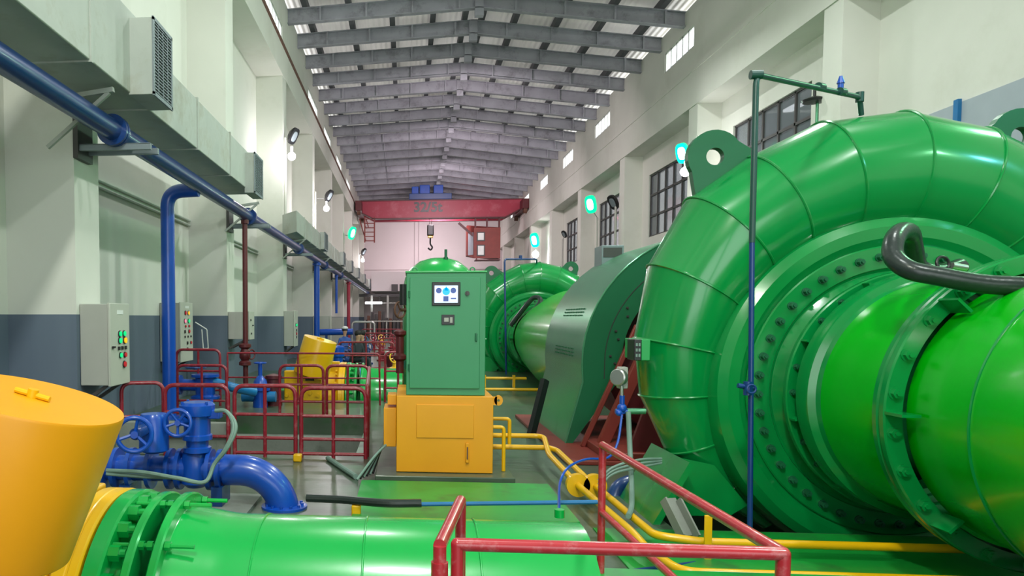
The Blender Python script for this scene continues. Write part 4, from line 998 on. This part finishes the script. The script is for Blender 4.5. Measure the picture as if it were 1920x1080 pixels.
flood(617, 367, 31.6, (0.8, -0.45, -0.55), 'k', 'black flood lamp with a white bulb, second along the left columns', XL + 0.04, 4.8, 7.0, bulb=(612, 391, 160))
flood(660, 437, 46.4, (0.8, -0.6, -0.35), 'g', 'green glowing flood lamp far along the left wall', XL + 0.04, 5.4, 6.9, power=120, psize=1.5)
flood(682, 472, 61.4, (0.8, -0.45, -0.55), 'k', 'tiny black lamp with a bright white bulb farthest on the left wall', XL + 0.04, 5.0, 6.8, bulb=(680, 488, 160), psize=1.2)
flood(1280, 287, 23.3, (-0.75, -0.65, -0.35), 'g', 'green glowing flood lamp with white bulb beside the lifting lug of the nearest turbine', XR - 0.08, 0.0, 6.4, power=420, bulb=(1285, 322, 160), pc='white', psize=1.1)
flood(1108, 383, 35.0, (-0.7, -0.7, -0.3), 'g', 'green glowing flood lamp on a green-lit pole at the middle of the right wall', XR - 0.08, 0.0, 6.2, power=420, psize=1.5)
flood(1150, 379, 32.0, (-0.7, -0.5, -0.6), 'k', 'unlit black flood lamp on a pole right of the middle green lamp', XR - 0.08, 0.0, 6.3, pc='boxside', psize=1.2)
flood(1003, 450, 51.0, (-0.7, -0.7, -0.3), 'g', 'farthest green glowing flood lamp on the right wall with a white bulb', XR - 0.08, 0.0, 6.2, power=250, bulb=(1004, 477, 200), psize=1.8)
flood(1058, 439, 42.5, (-0.7, -0.5, -0.6), 'k', 'small unlit lamp on a short pole between the two far green lamps', XR - 0.08, 0.0, 6.0, pc='boxside', psize=0.8)
p = PY(1527, 190, 17.0); t = thing('camera_unit', 'small black unit on a thin pole before the nearest big right window', 'camera', p)
MB().cyl((p.x + 0.06, 17.0, 3.2), (p.x + 0.06, 17.0, p.z), 0.03).build('pole', 'gcover', t)
MB().lathe(p + Vector((0, 0, -0.05)), (0, 0, 1), [(0.0, 0), (0.22, 0.03), (0.24, 0.08), (0.1, 0.14), (0.03, 0.16), (0.03, 0.4), (0, 0.4)], 20).build('head', 'black', t)

# ================================================================== OVERHEAD CRANE
YG = 56.3
t = thing('overhead_crane', 'red double-girder overhead crane spanning the far end of the hall', 'crane', (2.4, YG, 9.1), None)
gl, gr, gt, gb = XL + 0.05, XR - 0.15, 10.35, 9.1
for y in (YG, YG + 2.0):
    m = MB(); m.prism([(gl, y, gt), (gr, y, gt), (gr, y, gt - 0.55), (gr - 1.3, y, gb), (gl + 1.35, y, gb), (gl, y, gt - 0.55)], (0, 0.5, 0)); m.build('girder', 'crane', t, smooth=False)
m = MB(); m.box(gl + 1.35, gr - 1.3, YG - 0.12, YG + 0.62, gb - 0.07, gb); m.box(gl, gr, YG - 0.12, YG + 0.62, gt, gt + 0.06)
m.beam((gl + 1.35, YG + 0.25, gb - 0.035), (gl, YG + 0.25, gt - 0.59), 0.74, 0.07); m.beam((gr - 1.3, YG + 0.25, gb - 0.035), (gr, YG + 0.25, gt - 0.59), 0.74, 0.07)
m.build('girder_flange', 'maroon', t, smooth=False)
for x in (gl + 0.1, gr - 0.25):
    m = MB(); m.box(x, x + 0.45, YG - 1.4, YG + 3.8, 9.5, 10.2); m.build('end_carriage', 'maroon', t, bevel=0.03)
    for yy_ in (YG - 1.0, YG + 3.4): MB().cyl((x + 0.1, yy_, 9.5), (x + 0.35, yy_, 9.5), 0.3, n=20).build('wheel', 'rust', t)
text_mesh('32/5t', 'load_mark', 1.0, 'black', t, (1.55, YG - 0.03, 9.85), (PI / 2, 0, 0), 0.01)
tr = thing('crane_trolley', 'blue hoist trolley sitting on top of the red crane girder', 'trolley', (1.6, YG + 0.8, gt))
a, b = PY(767, 374, YG - .2), PY(847, 374, YG - .2)
MB().box(a.x, b.x, YG - 0.3, YG + 2.8, gt + 0.06, gt + 0.5).build('frame', 'navy', tr, bevel=0.03)
for q0, q1, top in ((772, 785, 350), (787, 806, 347), (813, 831, 347)):
    c, d = PY(q0, top, YG), PY(q1, top, YG); MB().box(c.x, d.x, YG - 0.1, YG + 1.0, gt + 0.5, c.z).build('motor_housing', 'blue', tr, bevel=0.04)
p = PY(807, 440, YG + 1.2); t2 = thing('hook_block', 'black and yellow hook block hanging under the crane girder', 'hook', p)
for s in (-0.08, 0.08): MB().cyl((p.x + s, YG + 1.2, p.z + 0.3), (p.x + s, YG + 1.2, gb + 0.3), 0.02, n=6).build('rope', 'black', t2)
MB().box(p.x - 0.25, p.x + 0.25, YG + 1.0, YG + 1.4, p.z - 0.1, p.z + 0.75).build('sheave_case', 'black', t2, bevel=0.08)
MB().box(p.x - 0.2, p.x + 0.2, YG + 1.05, YG + 1.35, p.z - 0.25, p.z - 0.08).build('band', 'yellow', t2, bevel=0.04)
MB().tube(curve([(p.x, YG + 1.2, p.z - 0.25), (p.x, YG + 1.2, p.z - 0.7), (p.x + 0.15, YG + 1.2, p.z - 0.95), (p.x + 0.02, YG + 1.2, p.z - 1.15), (p.x - 0.18, YG + 1.2, p.z - 1.0)], 6), 0.06, 8).build('hook', 'black', t2)
# cab
t3 = thing('crane_cab', 'red operator cab with windows hanging under the right end of the crane', 'cab', PY(910, 450, YG))
a, b = PY(889, 427, YG), PY(938, 484, YG); l = PY(876, 430, YG + 0.9)
MB().prism([(a.x, YG, b.z), (b.x, YG, b.z), (b.x, YG + 2.2, b.z), (l.x, YG + 2.2, b.z + 0.3), (l.x, YG + 1.0, b.z + 0.3)], (0, 0, a.z - b.z)).build('body', 'redox', t3, smooth=False)
wf = []
for q in ((894, 435, 909, 452), (894, 459, 909, 480)):
    c, d = PY(q[0], q[1], YG), PY(q[2], q[3], YG)
    f = MB().box(c.x, d.x, YG - 0.05, YG, d.z, c.z).build('window_frame', 'frame', t3, smooth=False)
    MB().box(c.x + 0.08, d.x - 0.08, YG - 0.06, YG - 0.045, d.z + 0.08, c.z - 0.08).build('pane', 'white', f, smooth=False)
c, d = PY(878, 437, YG + .6), PY(887, 478, YG + .4)
MB().prism([(c.x + .04, YG + 0.85, d.z), (c.x + .04, YG + 0.85, c.z), (d.x, YG + 0.1, c.z), (d.x, YG + 0.1, d.z)], (-0.03, -0.03, 0)).build('side_window', 'board', t3, smooth=False)
for x in (a.x + 0.1, a.x + 0.95, b.x - 0.08): MB().box(x - 0.06, x + 0.06, YG + 0.1, YG + 0.3, a.z, gb - 0.07).build('hanger', 'maroon', t3, smooth=False)
m = MB(); m.beam(PY(860, 418, YG + 0.2), (a.x, YG + 0.2, a.z - 0.6), 0.16, 0.16); m.build('brace', 'maroon', t3, smooth=False)
m = MB(); m.box(a.x + 0.1, b.x, YG - 0.1, YG + 1, b.z - 0.16, b.z - 0.1)
for x in (a.x + 0.2, b.x - 0.1): m.box(x - 0.05, x + 0.05, YG, YG + 0.1, b.z - 0.2, b.z)
m.build('walkway_rail', 'maroon', t3, smooth=False)
# ladder
t4 = thing('crane_ladder', 'dark red caged ladder hanging at the left end of the crane', 'ladder', PY(690, 430, YG))
a, b = PY(684, 406, YG), PY(702, 455, YG)
m = MB()
for x in (a.x, b.x): m.box(x - 0.05, x + 0.05, YG - 0.05, YG + 0.05, b.z, gb + 0.1)
m.build('stile', 'redox', t4, smooth=False)
for i in range(6):
    z = b.z + 0.1 + (a.z - b.z) * i / 6; MB().box(a.x, b.x, YG - 0.03, YG + 0.03, z, z + 0.07).build('rung', 'redox', t4, smooth=False)
m = MB(); a2, b2 = PY(674, 407, YG + .2), PY(686, 452, YG + .2); m.beam((a2.x, YG + .2, gb), (b2.x, YG + .2, b2.z), 0.08, 0.08); m.beam((a2.x + .5, YG + .2, gb), (b2.x + .2, YG + .2, b2.z + 1), 0.08, 0.08); m.build('cage_bar', 'redox', t4, smooth=False)

# ================================================================== FAR END: gallery, machines
o = MB().box(-3.1, 3.0, 66.0, YE - 0.2, 4.0, 5.7).build('gallery', 'end_wall', smooth=False); tag(o, 'pinkish gallery front across the far end of the hall', 'gallery')
o = MB().box(RL, 3.0, 65.7, 66.0, 3.5, 3.75).build('gallery_beam', 'frame', smooth=False); tag(o, 'dark beam under the far gallery', 'beam')
c, d = PY(734, 533, 65.9), PY(746, 547, 65.9)
o = MB().box(c.x, d.x, 65.88, 65.99, d.z, c.z).build('vent', 'frame', smooth=False); tag(o, 'small dark square vent in the far gallery front', 'vent')
c, d = PY(685, 566, 64.5), PY(716, 570, 64.5)
t = thing('tube_lamp', 'lit tube lamp under the far gallery', 'lamp', (c.x, 64.5, c.z))
MB().box(c.x, d.x, 64.4, 64.6, c.z - 0.18, c.z).build('tube', 'tube', t)
for x in (c.x + 0.2, d.x - 0.2): MB().box(x - 0.02, x + 0.02, 64.45, 65.75, 3.5, 3.54).build('hanger', 'frame', t, smooth=False); MB().box(x - 0.02, x + 0.02, 64.48, 64.52, c.z, 3.5).build('rod', 'frame', t, smooth=False)
m = MB()
for px in (697, 727, 757): 
    p = PY(px, 600, 65.0); m.box(p.x - 0.09, p.x + 0.09, 64.9, 65.1, 0, 3.6)
m.box(-3.6, 2.6, 64.92, 65.08, 2.9, 2.98)
o = m.build('partition_frame', 'boxside', smooth=False)
tag(o, 'thin grey partition frame under the far gallery', 'partition')
c, d = PY(690, 601, 60), PY(760, 604, 60)
t = thing('white_rail', 'pale horizontal rail before the dark machines at the far end', 'rail', (0, 60, 0))
MB().box(c.x, d.x, 59.9, 60.05, c.z - 0.1, c.z).build('bar', 'box', t, smooth=False)
for x in (c.x + 0.2, (c.x + d.x) / 2, d.x - 0.1): MB().box(x - 0.05, x + 0.05, 59.92, 60.03, 0, c.z - 0.1).build('post', 'box', t, smooth=False)
random.seed(3)
t = thing('machine_row', 'dark cluttered machinery bank across the far end under the gallery', 'machine', (0, 62, 0))
m = MB(); m.box(-3.3, 1.5, 61.5, 63, 0, 1.5); m.build('cabinet_bank', 'black', t, smooth=False)
for i in range(16):
    x = -3.2 + i * 0.3; h = random.uniform(1.6, 2.6); MB().box(x, x + 0.22, 61.2, 61.9, 0.0, h).build('machine_block', 'frame' if i % 3 else 'rust', t, bevel=0.03)
o = MB().tube(fillet([(-2.9, 40, 0), (-2.9, 40, 1.45), (-1.7, 40, 1.45), (-1.7, 40, 0)], 0.2), 0.06, 10).build('goose_pipe', 'chrome'); tag(o, 'pale bent pipe hoop before the far dark machines', 'pipe')

# ================================================================== BLUE VALVES AND PUMPS
t = thing('valve_train', 'big blue pipe with flanged valves and elbow crossing left of the foreground penstock', 'valve', (-2.2, 6.54, 0))
py_, pz_ = 6.54, 0.33
MB().tube([(-1.62, py_, pz_)] + [(-1.48 + 0.40 * math.sin(PI / 2 * q / 14), py_, pz_ - 0.40 + 0.40 * math.cos(PI / 2 * q / 14)) for q in range(15)], 0.138, 28).build('elbow', 'blue', t)
MB().lathe((-1.08, py_, -0.07), (0, 0, 1), [(0.12, 0), (0.205, 0.0), (0.205, 0.035), (0.195, 0.04), (0.205, 0.05), (0.205, 0.09), (0.13, 0.10)], 40).build('floor_flange', 'blue', t)
bb = MB().cyl((0, 0, 0), (0, 0, 0.03), 0.014, n=6).build('bolt', 'blue', smooth=False); bb.parent = t
for i in range(12):
    a = 2 * PI * i / 12; p = (-1.08 + 0.162 * math.cos(a), py_ + 0.162 * math.sin(a), 0.015)
    if i == 0: bb.location = Vector(p) - t.location
    else: put(bb, p, t, 'bolt')
MB().tube([(-3.6, py_, pz_), (-1.6, py_, pz_)], 0.115, 20).build('pipe', 'blue', t)
for x in (-1.66, -1.75, -2.03, -2.12, -2.30, -2.48, -2.62, -2.72, -2.95, -3.1):
    MB().cyl((x - 0.018, py_, pz_), (x + 0.018, py_, pz_), 0.185, n=28).build('flange', 'blue', t)
MB().lathe((-1.89, py_, pz_ - 0.16), (0, 0, 1), [(0.08, 0), (0.13, 0.04), (0.14, 0.16), (0.12, 0.3), (0.085, 0.36)], 24).build('valve_body', 'blue', t)
MB().lathe((-2.84, py_, pz_ - 0.16), (0, 0, 1), [(0.08, 0), (0.13, 0.04), (0.14, 0.16), (0.12, 0.3), (0.085, 0.40)], 24).build('valve_body', 'blue', t)
for x in (-1.66, -2.5): MB().box(x - 0.05, x + 0.05, py_ - 0.15, py_ + 0.15, 0, 0.2).build('support', 'navy', t, smooth=False)
t = thing('valve_actuator', 'tall blue gearbox actuator with a small handwheel, on the blue valve train', 'actuator', (-1.86, 6.5, 0.5))
MB().lathe((-1.86, 6.5, 0.49), (0, 0, 1), [(0.10, 0), (0.125, 0.01), (0.125, 0.05), (0.10, 0.06), (0.10, 0.11), (0.135, 0.12), (0.135, 0.16), (0.12, 0.17), (0.12, 0.33), (0.155, 0.34), (0.16, 0.37), (0.16, 0.43), (0.13, 0.455), (0, 0.46)], 36).build('gear_case', 'blue', t, angle=25)
m = MB()
for x, y in ((-0.11, -.09), (.11, -.09), (-.11, .09), (.11, .09)): m.cyl((-1.86 + x, 6.5 + y, 0.93), (-1.86 + x, 6.5 + y, 0.955), 0.014, n=6)
m.build('cap_bolts', 'blue', t)
def handwheel(c, nrm, R, r, parent, m_, spokes=5):
    c = Vector(c); n = Vector(nrm).normalized(); u, v, _ = frame_of(n); m = MB(); m.ring(c, n, R, r, 36, 10)
    for i in range(spokes):
        a = 2 * PI * i / spokes + .3; m.tube([c - n * 0.02, c + (u * math.cos(a) + v * math.sin(a)) * R], r * 0.75, 6)
    m.cyl(c - n * 0.035, c + n * 0.02, R * 0.22); return m.build('handwheel', m_, parent)
w = PY(333, 793, 6.25); handwheel(w, (0.15, -1, 0.05), 0.113, 0.017, t, 'blue')
MB().cyl(w + Vector((0, 0.02, 0)), (-1.92, 6.45, w.z), 0.035).build('wheel_shaft', 'blue', t)
MB().box(-1.75, -1.64, 6.44, 6.56, 0.80, 0.88).build('terminal_box', 'blue', t, bevel=0.01)
t = thing('valve_gearbox', 'blue gearbox with a bigger five-spoke handwheel, just right of the yellow counterweight', 'valve', (-2.55, 6.3, 0.6))
w = PY(252, 815, 5.9); handwheel(w, (0.25, -1, 0.0), 0.14, 0.020, t, 'blue', 3)
MB().cyl(w + Vector((0, 0.02, 0)), w + Vector((-0.02, 0.35, 0)), 0.05).build('wheel_shaft', 'navy', t)
MB().lathe(w + Vector((0.02, 0.42, -0.22)), (0, 0, 1), [(0.09, 0), (0.13, 0.02), (0.13, 0.3), (0.11, 0.34), (0, 0.35)], 28).build('gear_case', 'blue', t)
for i, (dy, dz) in enumerate(((0, 0), (0.035, -0.02))):
    m = MB(); m.tube(curve([PY(404, 770, 6.4), PY(425, 772, 6.35), PY(438 + 4 * i, 800, 6.25), PY(425 + 2 * i, 838, 6.2), PY(402, 870, 6.2), PY(383, 904, 6.15 - dy), PY(330, 896, 6.1 - dy), PY(265, 893 - 8 * i, 6.1 - dy), PY(200, 888 - 6 * i, 6.1)], 7), 0.018, 8)
    o = m.build('flexible_conduit', 'hose'); tag(o, ('outer' if i else 'inner') + ' grey-green conduit looping from the tall blue actuator down the valve train', 'conduit', 'conduits on the blue actuator')
o = MB().box(-1.75, -1.35, 6.2, 6.9, 0.0, 0.03).build('base_slab', 'conc', smooth=False); tag(o, 'thin concrete pad under the blue valve train', 'pad')

def pump(px, py, Y, s, label):
    c = PY(px, py, Y); t = thing('water_pump', label, 'pump', (c.x, Y, 0), 'blue pumps and valves by the left wall')
    MB().lathe((c.x, Y, c.z - 0.3 * s), (0, 0, 1), [(0.26 * s, 0), (0.30 * s, 0.03), (0.30 * s, 0.07), (0.2 * s, 0.1), (0.2 * s, 0.45 * s), (0.28 * s, 0.47 * s), (0.28 * s, 0.52 * s), (0, 0.55 * s)], 24).build('body', 'blue', t)
    MB().cyl((c.x - 0.5 * s, Y, c.z), (c.x, Y, c.z), 0.12 * s).build('inlet', 'blue', t); MB().cyl((c.x - 0.55 * s, Y, c.z), (c.x - 0.5 * s, Y, c.z), 0.2 * s).build('inlet_flange', 'blue', t)
    MB().cyl((c.x, Y, 0), (c.x, Y, max(0.05, c.z - 0.28 * s)), 0.13 * s).build('pedestal', 'navy', t)
    return t, c
t, c = pump(385, 722, 13.3, 0.9, 'blue pump behind the front railings, next to the blue branch pipe')
m = MB(); m.tube(fillet([c + Vector((0.15, 0, 0.06)), c + Vector((0.55, 0, -0.05)), PY(478, 735, 13.6)], 0.1), 0.085, 14); m.build('outlet_pipe', 'cyanblue', t)
handwheel(c + Vector((-0.15, -0.1, 0.33)), (0, 0, 1), 0.18, 0.015, t, 'navy')
c = PY(488, 715, 13.9); t = thing('gate_valve', 'upright light blue gate valve with small handwheel behind the railings', 'valve', (c.x, 13.9, 0), 'blue pumps and valves by the left wall')
MB().lathe((c.x, 13.9, 0), (0, 0, 1), [(0.14, 0), (0.14, 0.3), (0.19, 0.32), (0.19, 0.38), (0.14, 0.42), (0.12, 0.5), (0.06, 0.58), (0.04, 0.6), (0.04, 0.82)], 24).build('body', 'blue', t)
handwheel((c.x, 13.9, 0.84), (0, 0, 1), 0.11, 0.014, t, 'blue', 3)
MB().cyl((c.x - 0.35, 13.9, 0.2), (c.x + 0.3, 13.9, 0.2), 0.1).build('pipe', 'cyanblue', t)
c = PY(513, 713, 14.2); t = thing('motor', 'small dark red motor between the gate valve and the yellow valve', 'motor', (c.x, 14.2, 0))
MB().lathe((c.x, 14.2, 0), (0, 0, 1), [(0.17, 0), (0.17, 0.12), (0.14, 0.13), (0.14, 0.5), (0.16, 0.52), (0.16, 0.58), (0, 0.62)], 20).build('casing', 'maroon', t)
# yellow base of the far counterweight
c = PY(575, 715, 15.0); t = thing('valve_stand', 'yellow valve stand with a dark nameplate under the far counterweight', 'valve', (c.x, 15.0, 0))
MB().box(c.x - 0.46, c.x + 0.30, 14.95, 15.15, 0.0, 0.62).build('frame_plate', 'yellow', t, bevel=0.03)
MB().box(c.x - 0.02, c.x + 0.16, 14.94, 14.955, 0.42, 0.56).build('name_plate', 'black', t, smooth=False)
for q in range(5):
    MB().cyl((c.x - 0.4 + q * 0.16, 14.9, 0.12 + 0.05 * (q % 2)), (c.x - 0.4 + q * 0.16, 14.95, 0.12 + 0.05 * (q % 2)), 0.04, n=6).build('bolt', 'yellow', t, smooth=False)
MB().box(c.x - 0.1, c.x + 0.16, 14.9, 15.1, 0.6, 0.80).build('lever_mount', 'yellow', t, bevel=0.01)
# blue pipes behind it
t = thing('blue_elbow', 'blue pipe elbow on the floor right of the far yellow counterweight', 'pipe', (-1.6, 18.6, 0))
MB().tube(fillet([(-3.0, 18.6, 0.36), (-1.15, 18.6, 0.36), (-1.15, 18.6, 0.0)], 0.35, 8), 0.13, 16).build('pipe', 'cyanblue', t)
for x in (-2.2, -2.0): MB().cyl((x, 18.6, 0.36), (x + 0.04, 18.6, 0.36), 0.2).build('flange', 'blue', t)
t = thing('blue_actuator', 'distant bright blue valve actuator right behind the far yellow counterweight', 'actuator', PY(634, 670, 19.5))
a = PY(634, 655, 19.5); b_ = PY(634, 700, 19.5)
MB().lathe((a.x, 19.5, 0.3), (0, 0, 1), [(0.1, -0.3), (0.1, 0), (0.16, 0), (0.16, 0.1), (0.12, 0.12), (0.12, 0.35), (0.17, 0.38), (0.17, 0.62), (0.1, 0.66), (0, 0.67)], 20).build('body', 'blue', t)
handwheel((a.x - 0.22, 19.3, 0.8), (0.1, -1, 0), 0.13, 0.02, t, 'blue')
t = thing('blue_header', 'long horizontal blue header pipe before the wall, far behind the yellow counterweight', 'pipe', (-3, 30, 1.2))
MB().cyl(PY(600, 623, 30), PY(662, 622, 30), 0.13).build('pipe', 'blue', t)
for px in (612, 650):
    p = PY(px, 622, 30); MB().box(p.x - 0.05, p.x + 0.05, 29.95, 30.05, 0, p.z - 0.1).build('leg', 'navy', t, smooth=False)
# clutter beyond: small valves in red, blue, yellow
random.seed(11)
cl = [(667, 700, 26, 'red'), (690, 704, 27, 'navy'), (715, 690, 29, 'red'), (735, 665, 34, 'red'), (715, 640, 38, 'yellow'), (700, 645, 39, 'red'), (736, 640, 40, 'red'), (684, 655, 36, 'cyanblue'), (650, 690, 24, 'navy'), (742, 690, 20, 'yellow')]
nm = {'red': 'red', 'navy': 'dark blue', 'yellow': 'yellow', 'cyanblue': 'light blue'}
wh = ['left of centre among the far railings', 'beside the seated people', 'right of the seated people', 'close to the control cabinet, far behind it', 'standing far back, tallest of its row', 'far back left of the yellow one', 'far back right of the yellow one', 'behind the seated people', 'just behind the blue actuator', 'low beside the left edge of the oil tank']
for i, (px, py, Y, c_) in enumerate(cl):
    p = PY(px, py, Y); h = max(0.7, min(1.5, p.z + 0.25)); t = thing('small_valve', 'small %s valve %s' % (nm[c_], wh[i]), 'valve', (p.x, Y, 0), 'small distant valves')
    MB().lathe((p.x, Y, 0), (0, 0, 1), [(0.18, 0), (0.18, 0.06), (0.11, 0.08), (0.11, h * .4), (0.2, h * .42), (0.2, h * .5), (0.1, h * .55), (0.06, h * .8), (0, h * .85)], 14).build('body', c_, t)
    handwheel((p.x, Y - 0.02, h * .9), (0.2, -1, 0.4), 0.16, 0.02, t, c_, 3)
t = thing('waste_bin', 'dark brown bin with a white lid left of the control cabinet, in the distance', 'bin', PY(735, 690, 24))
p = PY(736, 662, 24); MB().lathe((p.x, 24, 0.02), (0, 0, 1), [(0.0, 0), (0.17, 0), (0.23, p.z - 0.05), (0.23, p.z - 0.02)], 24).build('drum', 'maroon', t); MB().cyl((p.x, 24, p.z - 0.02), (p.x, 24, p.z + 0.05), 0.25).build('lid', 'white', t)

# ------------------------------------------------------------------ seated people far down the hall
def person(x, y, seat, label, top, face=(0.5, -1), hat=None, hairm='hair', scale=1.0):
    t = thing('person', label, 'person', (x, y, 0), 'people sitting far down the hall')
    f = Vector((face[0], face[1], 0)).normalized(); r = Vector((-f.y, f.x, 0)); Z = Vector((0, 0, 1)); o = Vector((x, y, 0)); s = scale
    def P(a, b, c): return o + f * a * s + r * b * s + Z * c * s
    J = [(P(0, 0, seat), .15), (P(.03, 0, seat + .2), .135), (P(.06, 0, seat + .4), .15), (P(.07, 0, seat + .52), .07), (P(.09, 0, seat + .60), .055), (P(.1, 0, seat + .68), .085), (P(.11, 0, seat + .76), .095), (P(.1, 0, seat + .84), .07)]
    E_ = [(0, 1), (1, 2), (2, 3), (3, 4), (4, 5), (5, 6), (6, 7)]
    for sg in (-1, 1):
        n = len(J); J += [(P(.07, sg * .18, seat + .45), .065), (P(.10, sg * .24, seat + .2), .05), (P(.3, sg * .16, seat + .12), .04), (P(.38, sg * .13, seat + .12), .038)]
        E_ += [(2, n), (n, n + 1), (n + 1, n + 2), (n + 2, n + 3)]
        n = len(J); J += [(P(.05, sg * .1, seat), .095), (P(.42, sg * .13, seat + .04), .07), (P(.40, sg * .13, .25), .055), (P(.38, sg * .13, .07), .042), (P(.52, sg * .14, .04), .038)]
        E_ += [(0, n), (n, n + 1), (n + 1, n + 2), (n + 2, n + 3), (n + 3, n + 4)]
    me = bpy.data.meshes.new('body'); me.from_pydata([tuple(p - o) for p, _ in J], E_, []); b = bpy.data.objects.new('body', me); COL.objects.link(b); b.parent = t
    sk = b.modifiers.new('skin', 'SKIN'); 
    if not me.skin_vertices: 
        bm = bmesh.new(); bm.from_mesh(me); bm.verts.layers.skin.verify(); bm.to_mesh(me); bm.free()
    for i, (p, rr) in enumerate(J): me.skin_vertices[0].data[i].radius = (rr * s, rr * s); me.skin_vertices[0].data[i].use_root = (i == 0)
    b.modifiers.new('sub', 'SUBSURF').render_levels = 2
    dg = bpy.context.evaluated_depsgraph_get(); bpy.context.view_layer.update(); dg.update()
    m2 = bpy.data.meshes.new_from_object(b.evaluated_get(dg)); b.modifiers.clear(); b.data = m2
    m2.materials.clear(); m2.materials.append(MT['skin']); m2.materials.append(MT[top]); m2.materials.append(MT['cloth1'])
    for pl in m2.polygons:
        z = pl.center.z / s; pl.material_index = 0 if z > seat + .54 else (2 if z < seat + .03 else 1)
        pl.use_smooth = True
    MB().sphere(P(.09, 0, seat + .80), .108 * s, 14, (1, 1, .95)).build('hair', hairm, t)
    m = MB(); m.sphere(P(.215, 0, seat + .74), .018 * s, 8); m.build('nose', 'skin', t)
    if hat: MB().sphere(P(.10, 0, seat + .86), .12 * s, 14, (1, 1, .6)).build('hat', hat, t)
    return t
pp = PY(667, 640, 22.5); person(pp.x, 22.5, 0.42, 'person in a dark jacket with black hair, sitting, seen behind the far railing', 'cloth1', (0.8, -0.6))
pp = PY(684, 645, 23.0); person(pp.x, 23.0, 0.42, 'person in black turned towards the other seated person', 'cloth2', (-0.9, -0.4))
pp = PY(645, 640, 27.5); person(pp.x, 27.5, 0.45, 'person in light blue clothes left of the two dark-clothed people', 'cloth3', (0.4, -0.9), hat='white')
for px, Y, w in ((667, 22.5, 'person in the dark jacket'), (684, 23.0, 'person in black'), (645, 27.5, 'person in light blue')):
    p = PY(px, 640, Y); o = MB().box(p.x - 0.2, p.x + 0.2, Y - 0.18, Y + 0.18, 0, 0.30 if Y < 27 else 0.33).build('stool', 'frame', bevel=0.02); tag(o, 'low dark stool under the ' + w, 'stool', 'stools under the seated people')

# ================================================================== FITTINGS of the far turbine
t = thing('vent_pipe', 'thin blue pipe frame standing before the far green turbine casing', 'pipe', PY(948, 705, 22.6))
a, b, c, d = PY(949, 705, 22.6), PY(946, 486, 22.6), PY(1006, 486, 23.6), PY(1006, 493, 23.9)
a.z = max(a.z, 0.0)
MB().tube(fillet([a, b, c, d], 0.1), 0.028, 10).build('pipe', 'navy', t)
q = PY(976, 479, 23.1); MB().cyl(q, q + Vector((0, 0, -0.14)), 0.05).build('air_valve', 'navy', t)
m = MB(); m.tube(curve([PY(990, 590, 21.6), PY(1010, 572, 21.5), PY(1012, 560, 21.6), PY(1000, 559, 21.8), PY(985, 575, 21.9), PY(958, 610, 22.2)], 6), 0.07, 10)
o = m.build('hose', 'rubber'); tag(o, 'black hose curving over the draft tube of the far green turbine', 'hose')
t = thing('yellow_pipe_rack', 'pair of thin yellow pipes low on the floor before the far turbine', 'pipe', (2.2, 18.4, 0))
for y, z in ((18.4, 0.22), (16.6, 0.12)): MB().tube([(1.35, y, z), (2.9, y, z)], 0.035, 10).build('pipe', 'yellow', t)
for x in (1.9, 2.6): MB().box(x - 0.03, x + 0.03, 18.35, 18.45, 0.0, 0.3).build('bracket', 'yellow', t, smooth=False)

# ================================================================== SMALL THINGS ON THE FLOOR
o = MB().box(-3.6, -2.12, 8.94, 9.08, 0.0, 0.40).build('kerb', 'conc', smooth=False, bevel=0.01); tag(o, 'pale concrete kerb behind the blue valves, seen through the left railing', 'kerb')
t = thing('cable_bundle', 'dark bundle of cables and bars leaning on the left side of the oil tank plinth', 'cables', (-0.3, 8.2, 0))
for i in range(6):
    a_ = Vector((-0.50 + 0.03 * i, 7.6 + 0.07 * i, 0.03)); b_ = Vector((-0.16 - 0.01 * i, 8.15 + 0.05 * i, 0.36))
    MB().tube(curve([a_, a_.lerp(b_, 0.5) + Vector((0.0, 0, 0.03)), b_], 5), 0.014, 8).build('cable', 'black' if i % 2 else 'hose', t)
o = MB().tube([(-0.92, 8.75, 0.03), (-0.52, 7.75, 0.03)], 0.03, 10).build('loose_pipe', 'hose'); tag(o, 'grey-green pipe lying on the floor between the railing and the oil tank', 'pipe')
o = MB().box(-1.32, -1.22, 8.62, 8.72, 0.0, 0.09).build('floor_block', 'yellow', bevel=0.015); tag(o, 'small yellow block at the foot of the front railings', 'block')
for i, (px, Y, w) in enumerate(((668, 6.3, 'on the black floor hose'), (628, 6.0, 'behind the penstock, left of the hose clamp'))):
    p = PY(px, 952, Y); o = MB().box(p.x - 0.04, p.x + 0.04, Y - 0.03, Y + 0.03, 0.0, 0.10 - 0.04 * i).build('pipe_clamp', 'yellow', bevel=0.012); tag(o, 'small yellow clamp ' + w, 'clamp')

for i, w in enumerate(('first', 'second', 'third', 'fourth')):
    y = YC + BAY * i + 0.72; t = thing('wall_conduit', 'pair of thin grey conduits high on the recessed left wall in the %s bay' % w, 'conduit', (RL, y, 3.8), 'conduits in the left wall recesses')
    for z in (3.80, 3.70): MB().tube([(RL + 0.035, y, z), (RL + 0.035, y + BAY - 0.74, z)], 0.028, 8).build('conduit', 'duct', t)
